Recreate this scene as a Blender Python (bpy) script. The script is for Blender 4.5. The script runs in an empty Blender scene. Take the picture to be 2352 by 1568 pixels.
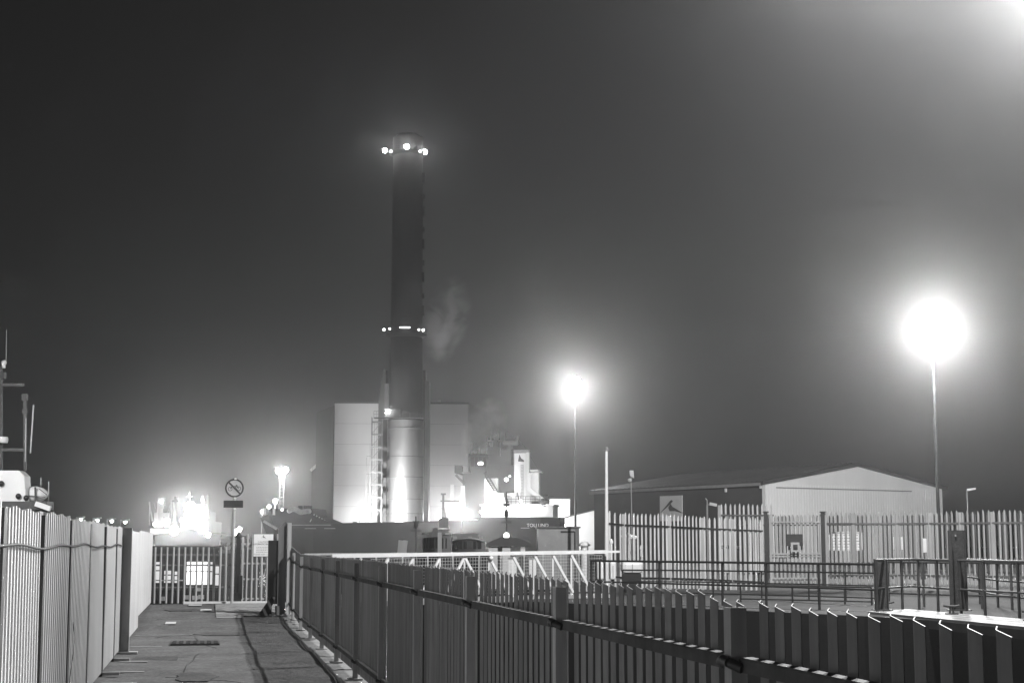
import bpy, bmesh, math, random
from mathutils import Vector, Matrix
random.seed(7)
sc = bpy.context.scene
COL = sc.collection
# ------------------------------------------------------------------ camera geometry (pixels of a 2352 x 1568 view)
F = 3630.0; CX = 1176.0; CY = 784.0; HY = 1252.0; CZ = 1.72
PIT = math.atan((HY - CY) / F)
def ray(px, py):
    a = (px - CX) / F; b = -(py - CY) / F
    return (a, math.cos(PIT) - b * math.sin(PIT), math.sin(PIT) + b * math.cos(PIT))
_v = ray(475, HY); _n = math.hypot(_v[0], _v[1])
U = Vector((_v[0] / _n, _v[1] / _n, 0)); R = Vector((U.y, -U.x, 0)); UP = Vector((0, 0, 1))
def P(l, d, z=0.0):            # path frame: l metres right, d metres along the path
    return R * l + U * d + UP * z
def atY(px, py, Y):
    r = ray(px, py); t = Y / r[1]; return Vector((r[0] * t, Y, CZ + r[2] * t))
def atz(px, py, z):
    r = ray(px, py); t = (z - CZ) / r[2]; return Vector((r[0] * t, r[1] * t, z))
# ------------------------------------------------------------------ materials
MATS = {}
def mat(name, c, rough=0.6, metal=0.0, var=0.25, scale=3.0, bump=0.0, bscale=40.0, streak=False, spec=0.5):
    if name in MATS: return MATS[name]
    m = bpy.data.materials.new(name); m.use_nodes = True
    nt = m.node_tree; b = nt.nodes['Principled BSDF']
    b.inputs['Roughness'].default_value = rough; b.inputs['Metallic'].default_value = metal
    b.inputs['Specular IOR Level'].default_value = spec
    tc = nt.nodes.new('ShaderNodeTexCoord'); mp = nt.nodes.new('ShaderNodeMapping')
    nt.links.new(tc.outputs['Object'], mp.inputs['Vector'])
    if streak: mp.inputs['Scale'].default_value = (1, 1, 0.12)
    n = nt.nodes.new('ShaderNodeTexNoise'); n.inputs['Scale'].default_value = scale
    n.inputs['Detail'].default_value = 6; n.inputs['Roughness'].default_value = 0.65
    nt.links.new(mp.outputs[0], n.inputs['Vector'])
    r = nt.nodes.new('ShaderNodeValToRGB')
    lo = c * (1 - var); hi = min(0.95, c * (1 + var))
    r.color_ramp.elements[0].position = 0.3; r.color_ramp.elements[1].position = 0.7
    r.color_ramp.elements[0].color = (lo, lo, lo, 1); r.color_ramp.elements[1].color = (hi, hi, hi, 1)
    nt.links.new(n.outputs['Fac'], r.inputs[0])
    nb = nt.nodes.new('ShaderNodeTexNoise'); nb.inputs['Scale'].default_value = max(.08, scale * .13); nb.inputs['Detail'].default_value = 5; nt.links.new(mp.outputs[0], nb.inputs['Vector'])
    mr = nt.nodes.new('ShaderNodeMapRange'); mr.inputs[1].default_value = .35; mr.inputs[2].default_value = .65; mr.inputs[3].default_value = 1 - var * .7; mr.inputs[4].default_value = 1.0; nt.links.new(nb.outputs['Fac'], mr.inputs[0])
    vm = nt.nodes.new('ShaderNodeVectorMath'); vm.operation = 'SCALE'; nt.links.new(r.outputs[0], vm.inputs[0]); nt.links.new(mr.outputs[0], vm.inputs['Scale'])
    nt.links.new(vm.outputs[0], b.inputs['Base Color'])
    if bump > 0:
        n2 = nt.nodes.new('ShaderNodeTexNoise'); n2.inputs['Scale'].default_value = bscale; n2.inputs['Detail'].default_value = 4
        nt.links.new(tc.outputs['Object'], n2.inputs['Vector'])
        bp = nt.nodes.new('ShaderNodeBump'); bp.inputs['Strength'].default_value = bump; bp.inputs['Distance'].default_value = 0.02
        nt.links.new(n2.outputs['Fac'], bp.inputs['Height']); nt.links.new(bp.outputs[0], b.inputs['Normal'])
    MATS[name] = m; return m
def emit(name, s):
    if name in MATS: return MATS[name]
    m = bpy.data.materials.new(name); m.use_nodes = True
    nt = m.node_tree; nt.nodes.remove(nt.nodes['Principled BSDF'])
    e = nt.nodes.new('ShaderNodeEmission'); e.inputs[0].default_value = (1, 1, 1, 1); e.inputs[1].default_value = s
    nt.links.new(e.outputs[0], nt.nodes['Material Output'].inputs[0])
    try: m.cycles.emission_sampling = 'NONE'
    except Exception: pass
    MATS[name] = m; return m
M = dict(
 pale=mat('bright_galvanised', .78, .5, 0, .22, 4, streak=True), board=mat('reflective_board', .92, .5, 0, .03, 4),
 asphalt=mat('asphalt', .165, .9, 0, .45, 14, 1.0, 70), concrete=mat('concrete', .036, .85, 0, .25, 1.2, .3, 30),
 stone=mat('coping_stone', .3, .85, 0, .25, 2, .4, 30), galv=mat('galvanised_steel', .48, .5, 0, .22, 4, streak=True),
 galvd=mat('weathered_galvanised', .16, .5, 0, .3, 6, streak=True), dark=mat('dark_steel', .05, .5, 0, .4, 3),
 black=mat('black_paint', .02, .5, 0, .3, 3), white=mat('white_paint', .78, .5, 0, .08, 2),
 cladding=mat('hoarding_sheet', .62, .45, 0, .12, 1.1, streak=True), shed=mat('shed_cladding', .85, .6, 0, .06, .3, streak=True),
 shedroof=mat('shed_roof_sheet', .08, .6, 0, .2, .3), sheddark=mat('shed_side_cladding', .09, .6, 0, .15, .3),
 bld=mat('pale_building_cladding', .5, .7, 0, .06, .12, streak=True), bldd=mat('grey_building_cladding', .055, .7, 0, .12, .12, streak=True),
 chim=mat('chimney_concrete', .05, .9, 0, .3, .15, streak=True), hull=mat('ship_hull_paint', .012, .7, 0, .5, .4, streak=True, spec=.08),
 shipw=mat('ship_white_paint', .75, .5, 0, .1, .4, streak=True), shipd=mat('ship_dark_paint', .04, .5, 0, .3, .5),
 glass=mat('dark_glass', .02, .1, 0, .2, 1), timber=mat('boards', .38, .8, 0, .3, 5, .4, 25), grey=mat('grey_paint', .3, .5, 0, .15, 2),
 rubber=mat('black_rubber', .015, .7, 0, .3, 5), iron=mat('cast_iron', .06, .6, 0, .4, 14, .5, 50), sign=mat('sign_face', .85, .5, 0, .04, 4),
 signink=mat('sign_print', .06, .6, 0, .1, 4), signgrey=mat('sign_faint_print', .45, .6, 0, .1, 4), tarp=mat('tarpaulin', .4, .7, 0, .3, 2, .4, 6),
)
# ------------------------------------------------------------------ mesh builder
class MB:
    def __init__(s): s.v = []; s.f = []; s.sm = []
    def add(s, vs, fs, smooth=False):
        o = len(s.v); s.v += [Vector(v) for v in vs]
        for f in fs: s.f.append([i + o for i in f]); s.sm.append(smooth)
        return s
    def hexa(s, p):            # 8 points: bottom 0-3 ccw, top 4-7
        return s.add(p, [(3, 2, 1, 0), (4, 5, 6, 7), (0, 1, 5, 4), (1, 2, 6, 5), (2, 3, 7, 6), (3, 0, 4, 7)])
    def box(s, c, ax, ay, az): # centre, three half vectors
        c = Vector(c); ax = Vector(ax); ay = Vector(ay); az = Vector(az)
        return s.hexa([c - ax - ay - az, c + ax - ay - az, c + ax + ay - az, c - ax + ay - az,
                       c - ax - ay + az, c + ax - ay + az, c + ax + ay + az, c - ax + ay + az])
    def abox(s, x0, x1, y0, y1, z0, z1):
        return s.box(((x0 + x1) / 2, (y0 + y1) / 2, (z0 + z1) / 2), ((x1 - x0) / 2, 0, 0), (0, (y1 - y0) / 2, 0), (0, 0, (z1 - z0) / 2))
    def bar(s, a, b, w, h=None, up=UP):
        a = Vector(a); b = Vector(b); d = b - a
        if d.length < 1e-6: return s
        h = w if h is None else h
        dn = d.normalized(); side = dn.cross(up)
        if side.length < 1e-4: side = dn.cross(Vector((0, 1, 0)))
        side.normalize(); u2 = side.cross(dn).normalized()
        return s.box((a + b) / 2, d / 2, side * w / 2, u2 * h / 2)
    def tube(s, a, b, r, n=8, r2=None, cap=True):
        a = Vector(a); b = Vector(b); r2 = r if r2 is None else r2
        dn = (b - a).normalized(); x = dn.orthogonal().normalized(); y = dn.cross(x)
        vs = []
        for c, q in ((a, r), (b, r2)):
            for i in range(n):
                t = 2 * math.pi * i / n; vs.append(c + x * q * math.cos(t) + y * q * math.sin(t))
        fs = [(i, (i + 1) % n, n + (i + 1) % n, n + i) for i in range(n)]
        s.add(vs, fs, True)
        if cap: s.add(vs, [tuple(range(n - 1, -1, -1)), tuple(range(n, 2 * n))])
        return s
    def poly(s, pts, r, n=7):
        for a, b in zip(pts, pts[1:]): s.tube(a, b, r, n)
        return s
    def lathe(s, c, prof, n=24, smooth=True):   # prof: (r, z) bottom to top
        c = Vector(c); vs = []
        for r, z in prof:
            for i in range(n):
                t = 2 * math.pi * i / n; vs.append(c + Vector((r * math.cos(t), r * math.sin(t), z)))
        fs = []
        for k in range(len(prof) - 1):
            for i in range(n): fs.append((k * n + i, k * n + (i + 1) % n, (k + 1) * n + (i + 1) % n, (k + 1) * n + i))
        s.add(vs, fs, smooth)
        s.add(vs[:n], [tuple(range(n - 1, -1, -1))]); s.add(vs[-n:], [tuple(range(n))]); return s
    def ball(s, c, r, n=12, m=8, sz=1.0):
        return s.lathe(c, [(max(1e-3, r * math.sin(math.pi * k / m)), -r * sz * math.cos(math.pi * k / m)) for k in range(m + 1)], n)
    def prism(s, pts, ext):    # planar polygon (3D points) extruded by vector
        n = len(pts); ext = Vector(ext); pts = [Vector(p) for p in pts]
        return s.add(pts + [p + ext for p in pts], [tuple(range(n - 1, -1, -1)), tuple(range(n, 2 * n))] +
                     [(i, (i + 1) % n, n + (i + 1) % n, n + i) for i in range(n)])
    def build(s, name, m, parent=None, loc=None, bevel=0):
        off = Vector(loc) if loc is not None else (parent['_o'] if False else Vector((0, 0, 0)))
        if parent is not None and loc is None: off = ABS[parent.name]
        me = bpy.data.meshes.new(name)
        me.from_pydata([v - off for v in s.v], [], s.f); me.update()
        bm = bmesh.new(); bm.from_mesh(me)
        bmesh.ops.recalc_face_normals(bm, faces=bm.faces); bm.to_mesh(me); bm.free()
        if len(s.sm) == len(me.polygons): me.polygons.foreach_set('use_smooth', s.sm)
        me.materials.append(m if not isinstance(m, str) else M[m])
        o = bpy.data.objects.new(name, me); COL.objects.link(o)
        if bevel:
            bv = o.modifiers.new('bevel', 'BEVEL'); bv.width = bevel; bv.segments = 2; bv.limit_method = 'ANGLE'
        if parent is not None:
            o.parent = parent; o.location = (0, 0, 0) if loc is None else off - ABS[parent.name]; ABS[o.name] = off
        else: o.location = off; ABS[o.name] = off.copy()
        return o
ABS = {}
def tag(o, label, cat, group=None, kind=None):
    o['label'] = label; o['category'] = cat
    if group: o['group'] = group
    if kind: o['kind'] = kind
    return o
def thing(name, label, cat, loc, group=None):
    o = bpy.data.objects.new(name, None); COL.objects.link(o); o.location = loc; o.empty_display_size = .3
    ABS[o.name] = Vector(loc); return tag(o, label, cat, group)
def struct(name, mb, m):
    o = mb.build(name, m); o['kind'] = 'structure'; return o
def copytree(o, loc, label=None):
    c = o.copy(); COL.objects.link(c); c.location = loc; ABS[c.name] = Vector(loc)
    if label: c['label'] = label
    for ch in o.children:
        k = ch.copy(); COL.objects.link(k); k.parent = c
        for g in ch.children:
            q = g.copy(); COL.objects.link(q); q.parent = k
    return c
def light(parent, loc, inten, rad=.12, spot=None, name='bulb'):
    ld = bpy.data.lights.new(name, 'SPOT' if spot else 'POINT')
    ld.energy = inten * 4 * math.pi; ld.shadow_soft_size = rad
    o = bpy.data.objects.new(name, ld); COL.objects.link(o); o.parent = parent
    o.location = Vector(loc) - ABS[parent.name]
    if spot:
        d, ang = spot; ld.spot_size = math.radians(ang); ld.spot_blend = .6
        o.rotation_euler = Vector(d).to_track_quat('-Z', 'Y').to_euler()
    return o
def text(body, size, name, m, parent, origin, ax, ay, align='CENTER', depth=.004):
    cu = bpy.data.curves.new('t', 'FONT'); cu.body = body; cu.size = size; cu.align_x = align; cu.align_y = 'CENTER'; cu.extrude = depth / 2
    t = bpy.data.objects.new('t', cu); COL.objects.link(t)
    dg = bpy.context.evaluated_depsgraph_get(); me = bpy.data.meshes.new_from_object(t.evaluated_get(dg))
    bpy.data.objects.remove(t); me.name = name
    ax = Vector(ax).normalized(); ay = Vector(ay).normalized(); az = ax.cross(ay)
    off = Vector(origin) - ABS[parent.name]
    for v in me.vertices: v.co = off + ax * v.co.x + ay * v.co.y + az * v.co.z
    me.materials.clear(); me.materials.append(M[m])
    o = bpy.data.objects.new(name, me); COL.objects.link(o); o.parent = parent; ABS[o.name] = ABS[parent.name]; return o
HZ = .00042                                     # haze density
#@@SETTING
# ================================================================== SETTING
w = MB(); w.add([(-3000, -60, -3), (3000, -60, -3), (3000, 6000, -3), (-3000, 6000, -3)], [(0, 1, 2, 3)])
wm = mat('harbour_water', .012, .12, 0, .3, .5, .35, 1.2); wm.node_tree.nodes['Principled BSDF'].inputs['Specular IOR Level'].default_value = .12; struct('water', w, wm)
def pathz(d): return 0.0 if d < 33.5 else min(.24, .24 * (d - 33.5) / 6.0)
# asphalt path with a slightly uneven top, ramp at its far end
b = MB(); nl, nd = 24, 110; l0, l1, d0, d1 = -6.0, 1.70, -6.0, 41.7
def und(l, d): return .012 * math.sin(d * 1.7 + l) + .010 * math.sin(d * .9 + 2 * l + 1) + .006 * math.sin(d * 3.9)
vs = []; fs = []
for j in range(nd + 1):
    for i in range(nl + 1):
        l = l0 + (l1 - l0) * i / nl; d = d0 + (d1 - d0) * j / nd; vs.append(P(l, d, pathz(d) + und(l, d) * (1 if l > -1.2 else 0)))
for j in range(nd):
    for i in range(nl):
        a = j * (nl + 1) + i; fs.append((a, a + 1, a + nl + 2, a + nl + 1))
b.add(vs, fs, True)
b.box(P(-2.15, 17.85, -2.02), R * 3.85, U * 23.85, UP * 1.92)
struct('path', b, M['asphalt'])
# coping stones at the lock edge
b = MB(); d = -6.0; k = 0
while d < 37.6:
    L = 1.22; z = und(1.75, d) * .7 + random.uniform(-.003, .003)
    b.box(P(1.93 + random.uniform(-.012, .012), d + L / 2, z + .045 - .3 + pathz(d)), R * .215, U * (L / 2 - .008), UP * .3); d += L; k += 1
b.box(P(1.93, 15.8, -1.7), R * .2, U * 21.8, UP * 1.25)
o = struct('quay_coping', b, M['stone'])
bv = o.modifiers.new('bevel', 'BEVEL'); bv.width = .014; bv.segments = 2
# lit boards and white painted edges at the ramp by the gate
b = MB()
for i in range(10):
    d = 36.9 + i * .46; b.box(P(1.02, d, pathz(d) + .018), R * .78, U * .215, UP * .008 + U * 0)
struct('ramp_boards', b, M['timber'])
b = MB()
b.box(P(1.0, 41.55, .275), R * 1.55, U * .10, UP * .03)
for (l, d, a, c) in ((-.25, 40.6, .16, .3), (0.02, 38.5, .13, .5), (-.72, 35.1, .11, .45)):
    b.box(P(l, d, pathz(d) + und(l, d) * .5 + .016), R * a, U * c, UP * .004)
b.box(P(.55, 36.35, pathz(36.4) + .024), R * .30, U * .05, UP * .006)
struct('path_marking', b, M['white'])
# drain strips beside the hoarding
b = MB()
for (l, d, a, c) in ((-1.0, 22.6, .2, .08), (-1.02, 24.3, .2, .09), (-.98, 28.3, .26, .1), (-.85, 31.2, .45, .06), (-.86, 34.6, .1, .1), (-1.05, 20.9, .22, .1), (-.7, 37.8, .16, .1), (-.75, 36.2, .3, .05), (-.2, 38.0, .55, .04)):
    b.box(P(l, d, pathz(d) + und(l, d) + .006), R * a, U * c, UP * .003)
struct('path_patches', b, M['stone'])
b = MB()
for (l, d, a, c, k_) in ((-.75, 25.6, .34, 1.1, 3), (.35, 32.2, .5, .55, 5), (-.1, 21.6, .26, .8, 8), (-.55, 38.6, .4, .7, 11)):
    n_ = 14; b.prism([P(l + a * (1 + .16 * math.sin(k_ + 5 * t)) * math.cos(t), d + c * (1 + .14 * math.cos(k_ * 2 + 4 * t)) * math.sin(t), pathz(d) + und(l, d) - .012) for t in [2 * math.pi * i / n_ for i in range(n_)]], UP * .022)
struct('asphalt_repair', b, mat('fresh_asphalt', .10, .75, 0, .5, 16, 1.0, 60))
b = MB()
for (l, d, dl, dd, n_) in ((-.35, 19.2, .03, .5, 14), (.2, 27.4, -.04, .42, 12), (-.9, 30.5, .1, .2, 9), (.5, 20.6, -.12, .16, 8)):
    q = P(l, d, und(l, d) + .004); x, y = l, d
    for i in range(n_):
        x += dl + random.uniform(-.05, .05); y += dd * random.uniform(.6, 1.3); q2 = P(x, y, pathz(y) + und(x, y) + .004); b.bar(q, q2, .009, .005); q = q2
struct('path_cracks', b, M['dark'])
cv = MB(); c0 = P(-.16, 28.9, .014); cv.box(c0, R * .42, U * .42, UP * .014)
for i in range(7):
    for j in range(7): cv.box(c0 + R * (-.36 + .12 * i) + U * (-.36 + .12 * j) + UP * .016, R * .035, U * .035, UP * .005)
tag(cv.build('drain_cover', 'iron', loc=c0), 'dark studded iron drain cover set in the asphalt path', 'drain cover')
# far quay of the lock
Q = .30
def poly_slab(mb, pts, z0, z1):
    pts = [Vector((p.x, p.y, z0)) for p in pts]; mb.prism(pts, (0, 0, z1 - z0))
edge = [atz(1180, 1379, Q), atz(1345, 1386, Q), atz(1656, 1399, Q), atz(1985, 1414, Q)]
b = MB(); poly_slab(b, [edge[0], edge[1], edge[2], edge[3], Vector((9.6, 27.5, 0)), Vector((14, 18, 0)), Vector((120, 18, 0)), Vector((120, 190, 0)), Vector((12, 190, 0)), Vector((3.4, 64, 0)), Vector((edge[0].x + .4, 46, 0))], -3.2, Q)
struct('far_quay', b, M['concrete'])
# joints and strips on the quay surface
b = MB()
for (x0, y0, x1, y1) in ((1560, 1368, 2000, 1360), (1600, 1392, 1985, 1404), (1345, 1381, 1656, 1393), (1740, 1377, 1990, 1392)):
    p0 = atz(x0, y0, Q); p1 = atz(x1, y1, Q); b.bar(p0 + UP * .003, p1 + UP * .003, .05, .012)
struct('quay_joints', b, M['dark'])
# land under the power station, left shore and shed yard
b = MB(); b.abox(-150, 300, 345, 900, -3.2, 1.0); struct('power_station_ground', b, M['concrete'])
b = MB(); b.abox(-700, -95, 330, 900, -3.2, .6); struct('far_shore', b, M['dark'])
b = MB(); b.box(P(-26, 20, -1.4), R * 19.9, U * 40, UP * 1.3); struct('hardstanding', b, M['concrete'])
# ================================================================== HOARDING on the left
hx = -1.36
H = thing('hoarding', 'tall pale ribbed metal hoarding along the left of the path', 'hoarding', P(hx, 25, 0))
def ribbed(d0, d1, z0, z1, l=hx, pitch=.19, dep=.030, lean=0.0):
    mb = MB(); pts = []; d = d0
    while d < d1 - .01:
        for (q, h) in ((0, 0), (.42, 0), (.55, 1), (.87, 1)):
            dd = d + q * pitch
            if dd < d1: pts.append((dd, h * dep))
        d += pitch
    pts.append((d1, 0))
    n = len(pts); vs = []
    for (dd, h) in pts:
        zt = z1 + .012 * math.sin(dd * 7) * (h > 0)
        vs += [P(l + h, dd, z0), P(l + h + lean, dd, zt), P(l + h - .012 + lean, dd, zt), P(l + h - .012, dd, z0)]
    fs = []
    for i in range(n - 1):
        for k in range(4): fs.append((4 * i + k, 4 * i + (k + 1) % 4, 4 * i + 4 + (k + 1) % 4, 4 * i + 4 + k))
    mb.add(vs, fs); return mb
seams = [-5.4, -2.65, .1, 2.85, 5.6, 8.35, 11.10, 13.82, 16.52, 19.2, 22.1, 24.75, 26.35]
for i in range(len(seams) - 1):
    ribbed(seams[i] + (.09 if i < 12 else 0), seams[i + 1] - .10, .05 + .01 * (i % 3), 1.99 + .012 * (i % 2), lean=-.02 + .01 * (i % 3)).build('cladding_panel', 'cladding', H)
for (a, c, zt) in ((26.75, 33.7, 1.98), (33.78, 41.3, 2.02)):
    ribbed(a, c, .05 + pathz(c), zt, pitch=.19, dep=.012).build('cladding_panel', 'cladding', H)
for s_ in seams[:-1]:
    MB().box(P(hx + .014, s_, .985), R * .021, U * .085, UP * .985).build('seam_post', 'black', H)
c = MB(); c.box(P(-1.27, 26.5, 1.0), R * .075, U * .008, UP * 1.0); c.box(P(-1.345, 26.5, 1.0), R * .006, U * .07, UP * 1.0); c.box(P(-1.195, 26.5, 1.0), R * .006, U * .07, UP * 1.0)
c.box(P(-1.22, 26.5, .02), R * .17, U * .13, UP * .012); c.box(P(-1.27, 26.49, .25), R * .05, U * .03, UP * .06); c.box(P(-1.27, 26.49, 1.62), R * .03, U * .03, UP * .05)
c.build('column', 'galv', H)
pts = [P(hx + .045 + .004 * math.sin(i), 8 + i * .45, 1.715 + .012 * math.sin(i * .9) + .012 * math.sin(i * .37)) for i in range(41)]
MB().poly(pts, .011, 6).build('dark_line', 'rubber', H)  # thin dark line following the ribs at eye height
for i in range(5):   # small weighted feet at the seams
    s_ = seams[7 + i]; MB().box(P(hx + .12, s_ - .02, .03), R * .14, U * .06, UP * .02).build('foot', 'stone', H)
# scratch on a panel: thin bent wire mark
MB().poly([P(hx + .04, 16.9 + .22 * math.sin(t * .8), .95 - t * .11) for t in range(7)], .004, 5).build('hanging_wire', 'rubber', H)
# ================================================================== NEAR PALISADE FENCE on the right
fx = 1.90
NF = thing('palisade_fence', 'dark grey palisade fence with flat slanted pales along the right of the path', 'fence', P(fx, 20, 0))
def pale_mesh(mb, d, z0, z1, tilt, skew):
    # shallow ridged strip 68 mm wide, top cut slanting
    prof = [(-.038, .004), (.008, -.007), (.014, -.007), (.038, .009)]
    n = len(prof); vs = []
    for (a, h) in prof:
        zt = z1 + a * .30
        for z in (z0, zt):
            off = tilt * (z - z0)
            vs.append(P(fx + .030 + h + skew * a, d + a + off, z)); vs.append(P(fx + .0330 + h + skew * a, d + a + off, z))
    fs = []
    for i in range(n - 1):
        o = 4 * i; q = o + 4
        fs += [(o, q, q + 2, o + 2), (o + 1, o + 3, q + 3, q + 1), (o + 2, q + 2, q + 3, o + 3), (o, o + 1, q + 1, q)]
    fs += [(0, 2, 3, 1), (4 * n - 4, 4 * n - 3, 4 * n - 1, 4 * n - 2)]
    mb.add(vs, fs)
posts = [2.60, 5.50, 8.40, 11.36, 14.32, 17.28, 20.24, 23.2, 26.16, 29.12, 32.08, 35.0, 37.3]
for i in range(len(posts)):
    p = posts[i]; g = pathz(p) + .07
    m = MB(); top = 1.50 + pathz(p)
    hh = UP * (top - g) / 2; zc = (g + top) / 2
    m.box(P(fx - .0585, p, zc), R * .0025, U * .038, hh); m.box(P(fx - .0035, p, zc), R * .0025, U * .038, hh)
    m.box(P(fx - .031, p - .004, zc), R * .0249, U * .003, hh * .999); m.box(P(fx - .031, p - .0365, zc), R * .0249, U * .0015, hh * .998)
    m.box(P(fx - .031, p, g - .01), R * .09, U * .09, UP * .008)
    m.build('post', mat('weathered_post', .38, .7, 0, .3, 5, streak=True, spec=.3), NF)
    if i + 1 < len(posts):
        q = posts[i + 1]; m = MB(); n = 18; pg = (q - p) / (n + .6)
        for k in range(n):
            d = p + pg * (k + .8)
            h = 1.535 + random.uniform(-.006, .006) - (.022 if d < 6 else 0) * 1
            pale_mesh(m, d, .10 + pathz(d), h + pathz(d), random.uniform(-.004, .004), random.uniform(-.08, .02))
        m.build('pale_panel', mat('dull_zinc', .17, .55, 0, .4, 6, streak=True, spec=.45), NF)
        for zr in (1.325, .30):
            m = MB(); a_ = p + .052; b_ = q - .052
            za = zr + pathz(p); zb = zr + pathz(q)
            m.bar(P(fx - .010, a_, za), P(fx - .010, b_, zb), .048, .005)
            m.bar(P(fx - .0335, a_, za - .026), P(fx - .0335, b_, zb - .026), .005, .046)
            m.build('rail', mat('weathered_rail', .085, .8, 0, .3, 5, spec=.1), NF)
    for zr in (1.30, .275):   # fishplates wrapping the posts
        m = MB(); z = zr + pathz(p); m.poly([P(fx - .037, p - .085, z - .01), P(fx - .072, p - .05, z + .008), P(fx - .076, p, z + .016), P(fx - .072, p + .045, z + .008), P(fx - .037, p + .08, z - .01)], .019, 8); m.build('fishplate', 'black', NF)
#@@GATE
# ================================================================== GATE, SIGNS at the end of the path
gz = .24
def pale_row(mb, a, b_, n, z0, z1, w=.06, th=.006, pointed=True, face=None, jit=.0):
    a = Vector(a); b_ = Vector(b_); dv = (b_ - a); dn = dv.normalized(); nn = dn.cross(UP)
    for i in range(n):
        c = a + dv * ((i + .5) / n); z0_ = z0 + c.z; t = c.copy(); wz = z1 + c.z + random.uniform(-jit, jit); h = w / 2
        ang = random.uniform(-.12, .12); dx = dn * math.cos(ang) + nn * math.sin(ang); ny = nn * math.cos(ang) - dn * math.sin(ang)
        rdg = ny * .016
        B = Vector((c.x, c.y, 0))
        pr = [(-h, 0), (-h * .35, 1), (h * .35, 1), (h, 0)]
        vs = []; lean = dn * random.uniform(-.012, .012)
        for (q, r_) in pr:
            zt = wz - (abs(q) / h) ** 1.0 * .12 if pointed else wz
            for z in (z0_, zt): 
                e = B + dx * q + rdg * r_ + (lean if z == zt else Vector((0, 0, 0))); vs += [e + UP * z, e + ny * th + UP * z]
        fs = []
        for k in range(3):
            o = 4 * k; q = o + 4
            fs += [(o, q, q + 2, o + 2), (o + 1, o + 3, q + 3, q + 1), (o + 2, q + 2, q + 3, o + 3), (o, o + 1, q + 1, q)]
        fs += [(0, 2, 3, 1), (12, 13, 15, 14)]
        mb.add(vs, fs)
GA = P(-1.36, 41.75, gz); GB = P(.72, 41.75, gz)
EF = thing('end_fence', 'light pale fence closing the far end of the path left of the no cycling sign', 'fence', GA)
m = MB(); pale_row(m, GA, GB, 14, 0.02, 1.44, .055, pointed=False); m.build('pale_panel', 'galv', EF)
for z in (.42, .98): MB().bar(GA + UP * z + U * .03, GB + UP * z + U * .03, .03, .04).build('rail', 'galvd', EF)
MB().box(GB + R * .04 + UP * .72, R * .03, U * .03, UP * .72).build('post', 'galvd', EF)
# chained gate leaf to the right
GL = thing('gate', 'narrow pale gate leaf behind the white barrier notice at the end of the path', 'gate', P(.98, 41.75, gz))
m = MB(); pale_row(m, P(.96, 41.75, gz), P(1.86, 41.75, gz), 7, .05, 1.78, .05, pointed=False); m.build('pale_panel', 'galv', GL)
for z in (.12, .62, 1.02, 1.52): MB().bar(P(.94, 41.80, gz + z), P(1.90, 41.80, gz + z), .03, .045).build('rail', 'galv', GL)
m = MB(); m.box(P(.92, 41.75, gz + .85), R * .025, U * .025, UP * .85); m.build('stile', 'galv', GL)
GP = thing('gate_post', 'thick black gate post with a domed cap right of the no cycling sign', 'gate post', P(.80, 41.6, gz))
m = MB(); m.box(P(.80, 41.6, gz + .85), R * .055, U * .055, UP * .85); m.lathe(P(.80, 41.6, gz + 1.7), [(.09, 0), (.09, .03), (.05, .08), (.02, .13)], 10); m.build('shaft', 'black', GP)
m = MB(); m.box(P(.80, 41.53, gz + .14), R * .10, U * .02, UP * .14); m.box(P(.87, 41.53, gz + .42), R * .05, U * .02, UP * .3); m.build('latch_box', 'black', GP)
# no cycling sign
sx, sd = .66, 41.2; zS = 1.72 + (HY - 1125) / F * 41.6
SG = thing('no_cycling_sign', 'round no cycling road sign on a grey pole with a small plate below', 'sign', P(sx, sd, gz))
m = MB(); m.tube(P(sx, sd + .04, gz), P(sx, sd + .04, zS + .27), .038, 10); m.build('pole', 'galv', SG)
def disc(mb, c, r, th, n=40, rin=0):
    pts = [Vector(c) + R * r * math.cos(2 * math.pi * i / n) + UP * r * math.sin(2 * math.pi * i / n) for i in range(n)]
    if not rin: mb.prism(pts, U * th); return
    qs = [Vector(c) + R * rin * math.cos(2 * math.pi * i / n) + UP * rin * math.sin(2 * math.pi * i / n) for i in range(n)]
    for i in range(n):
        j = (i + 1) % n; mb.hexa([pts[i], pts[j], pts[j] + U * th, pts[i] + U * th, qs[i], qs[j], qs[j] + U * th, qs[i] + U * th])
cS = P(sx, sd, zS)
m = MB(); disc(m, cS, .232, .006); m.build('sign_face', mat('sign_back_grey', .5, .5, 0, .1, 5), SG)
m = MB(); disc(m, cS - U * .006, .236, .004, 40, .196); m.bar(cS - U * .0045 + R * -.145 + UP * .145, cS - U * .0045 + R * .145 - UP * .145, .003, .042, up=R + UP); m.build('red_ring_and_bar', 'signink', SG)
m = MB(); yb = cS - U * .003
for q in (-.108, .108): disc(m, yb + R * q - UP * (.02 if q < 0 else .012), .056, .002, 24, .043)
def bk(a, c, t=.019): m.bar(yb + R * a[0] + UP * a[1], yb + R * c[0] + UP * c[1], .002, t, up=UP if abs(a[0] - c[0]) > abs(a[1] - c[1]) else R)
bk((-.108, -.02), (-.05, .045)); bk((-.06, .04), (.05, .045)); bk((-.05, .045), (.0, -.025)); bk((0, -.025), (.05, .045)); bk((.108, -.012), (.05, .07)); bk((.03, .075), (.075, .068)); bk((-.085, .068), (-.035, .062)); bk((-.06, .062), (-.05, .03))
m.build('bicycle_symbol', 'signink', SG)
zP = 1.72 + (HY - 1160.5) / F * 41.6
m = MB(); m.box(P(sx - .02, sd + .003, zP), R * .245, U * .004, UP * .09); m.build('plate', 'dark', SG)
m = MB(); m.box(P(sx - .02, sd - .003, zP + .081), R * .235, U * .002, UP * .006); m.box(P(sx - .02, sd - .003, zP - .081), R * .235, U * .002, UP * .006); m.build('plate_border', 'black', SG)
m = MB()
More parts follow.
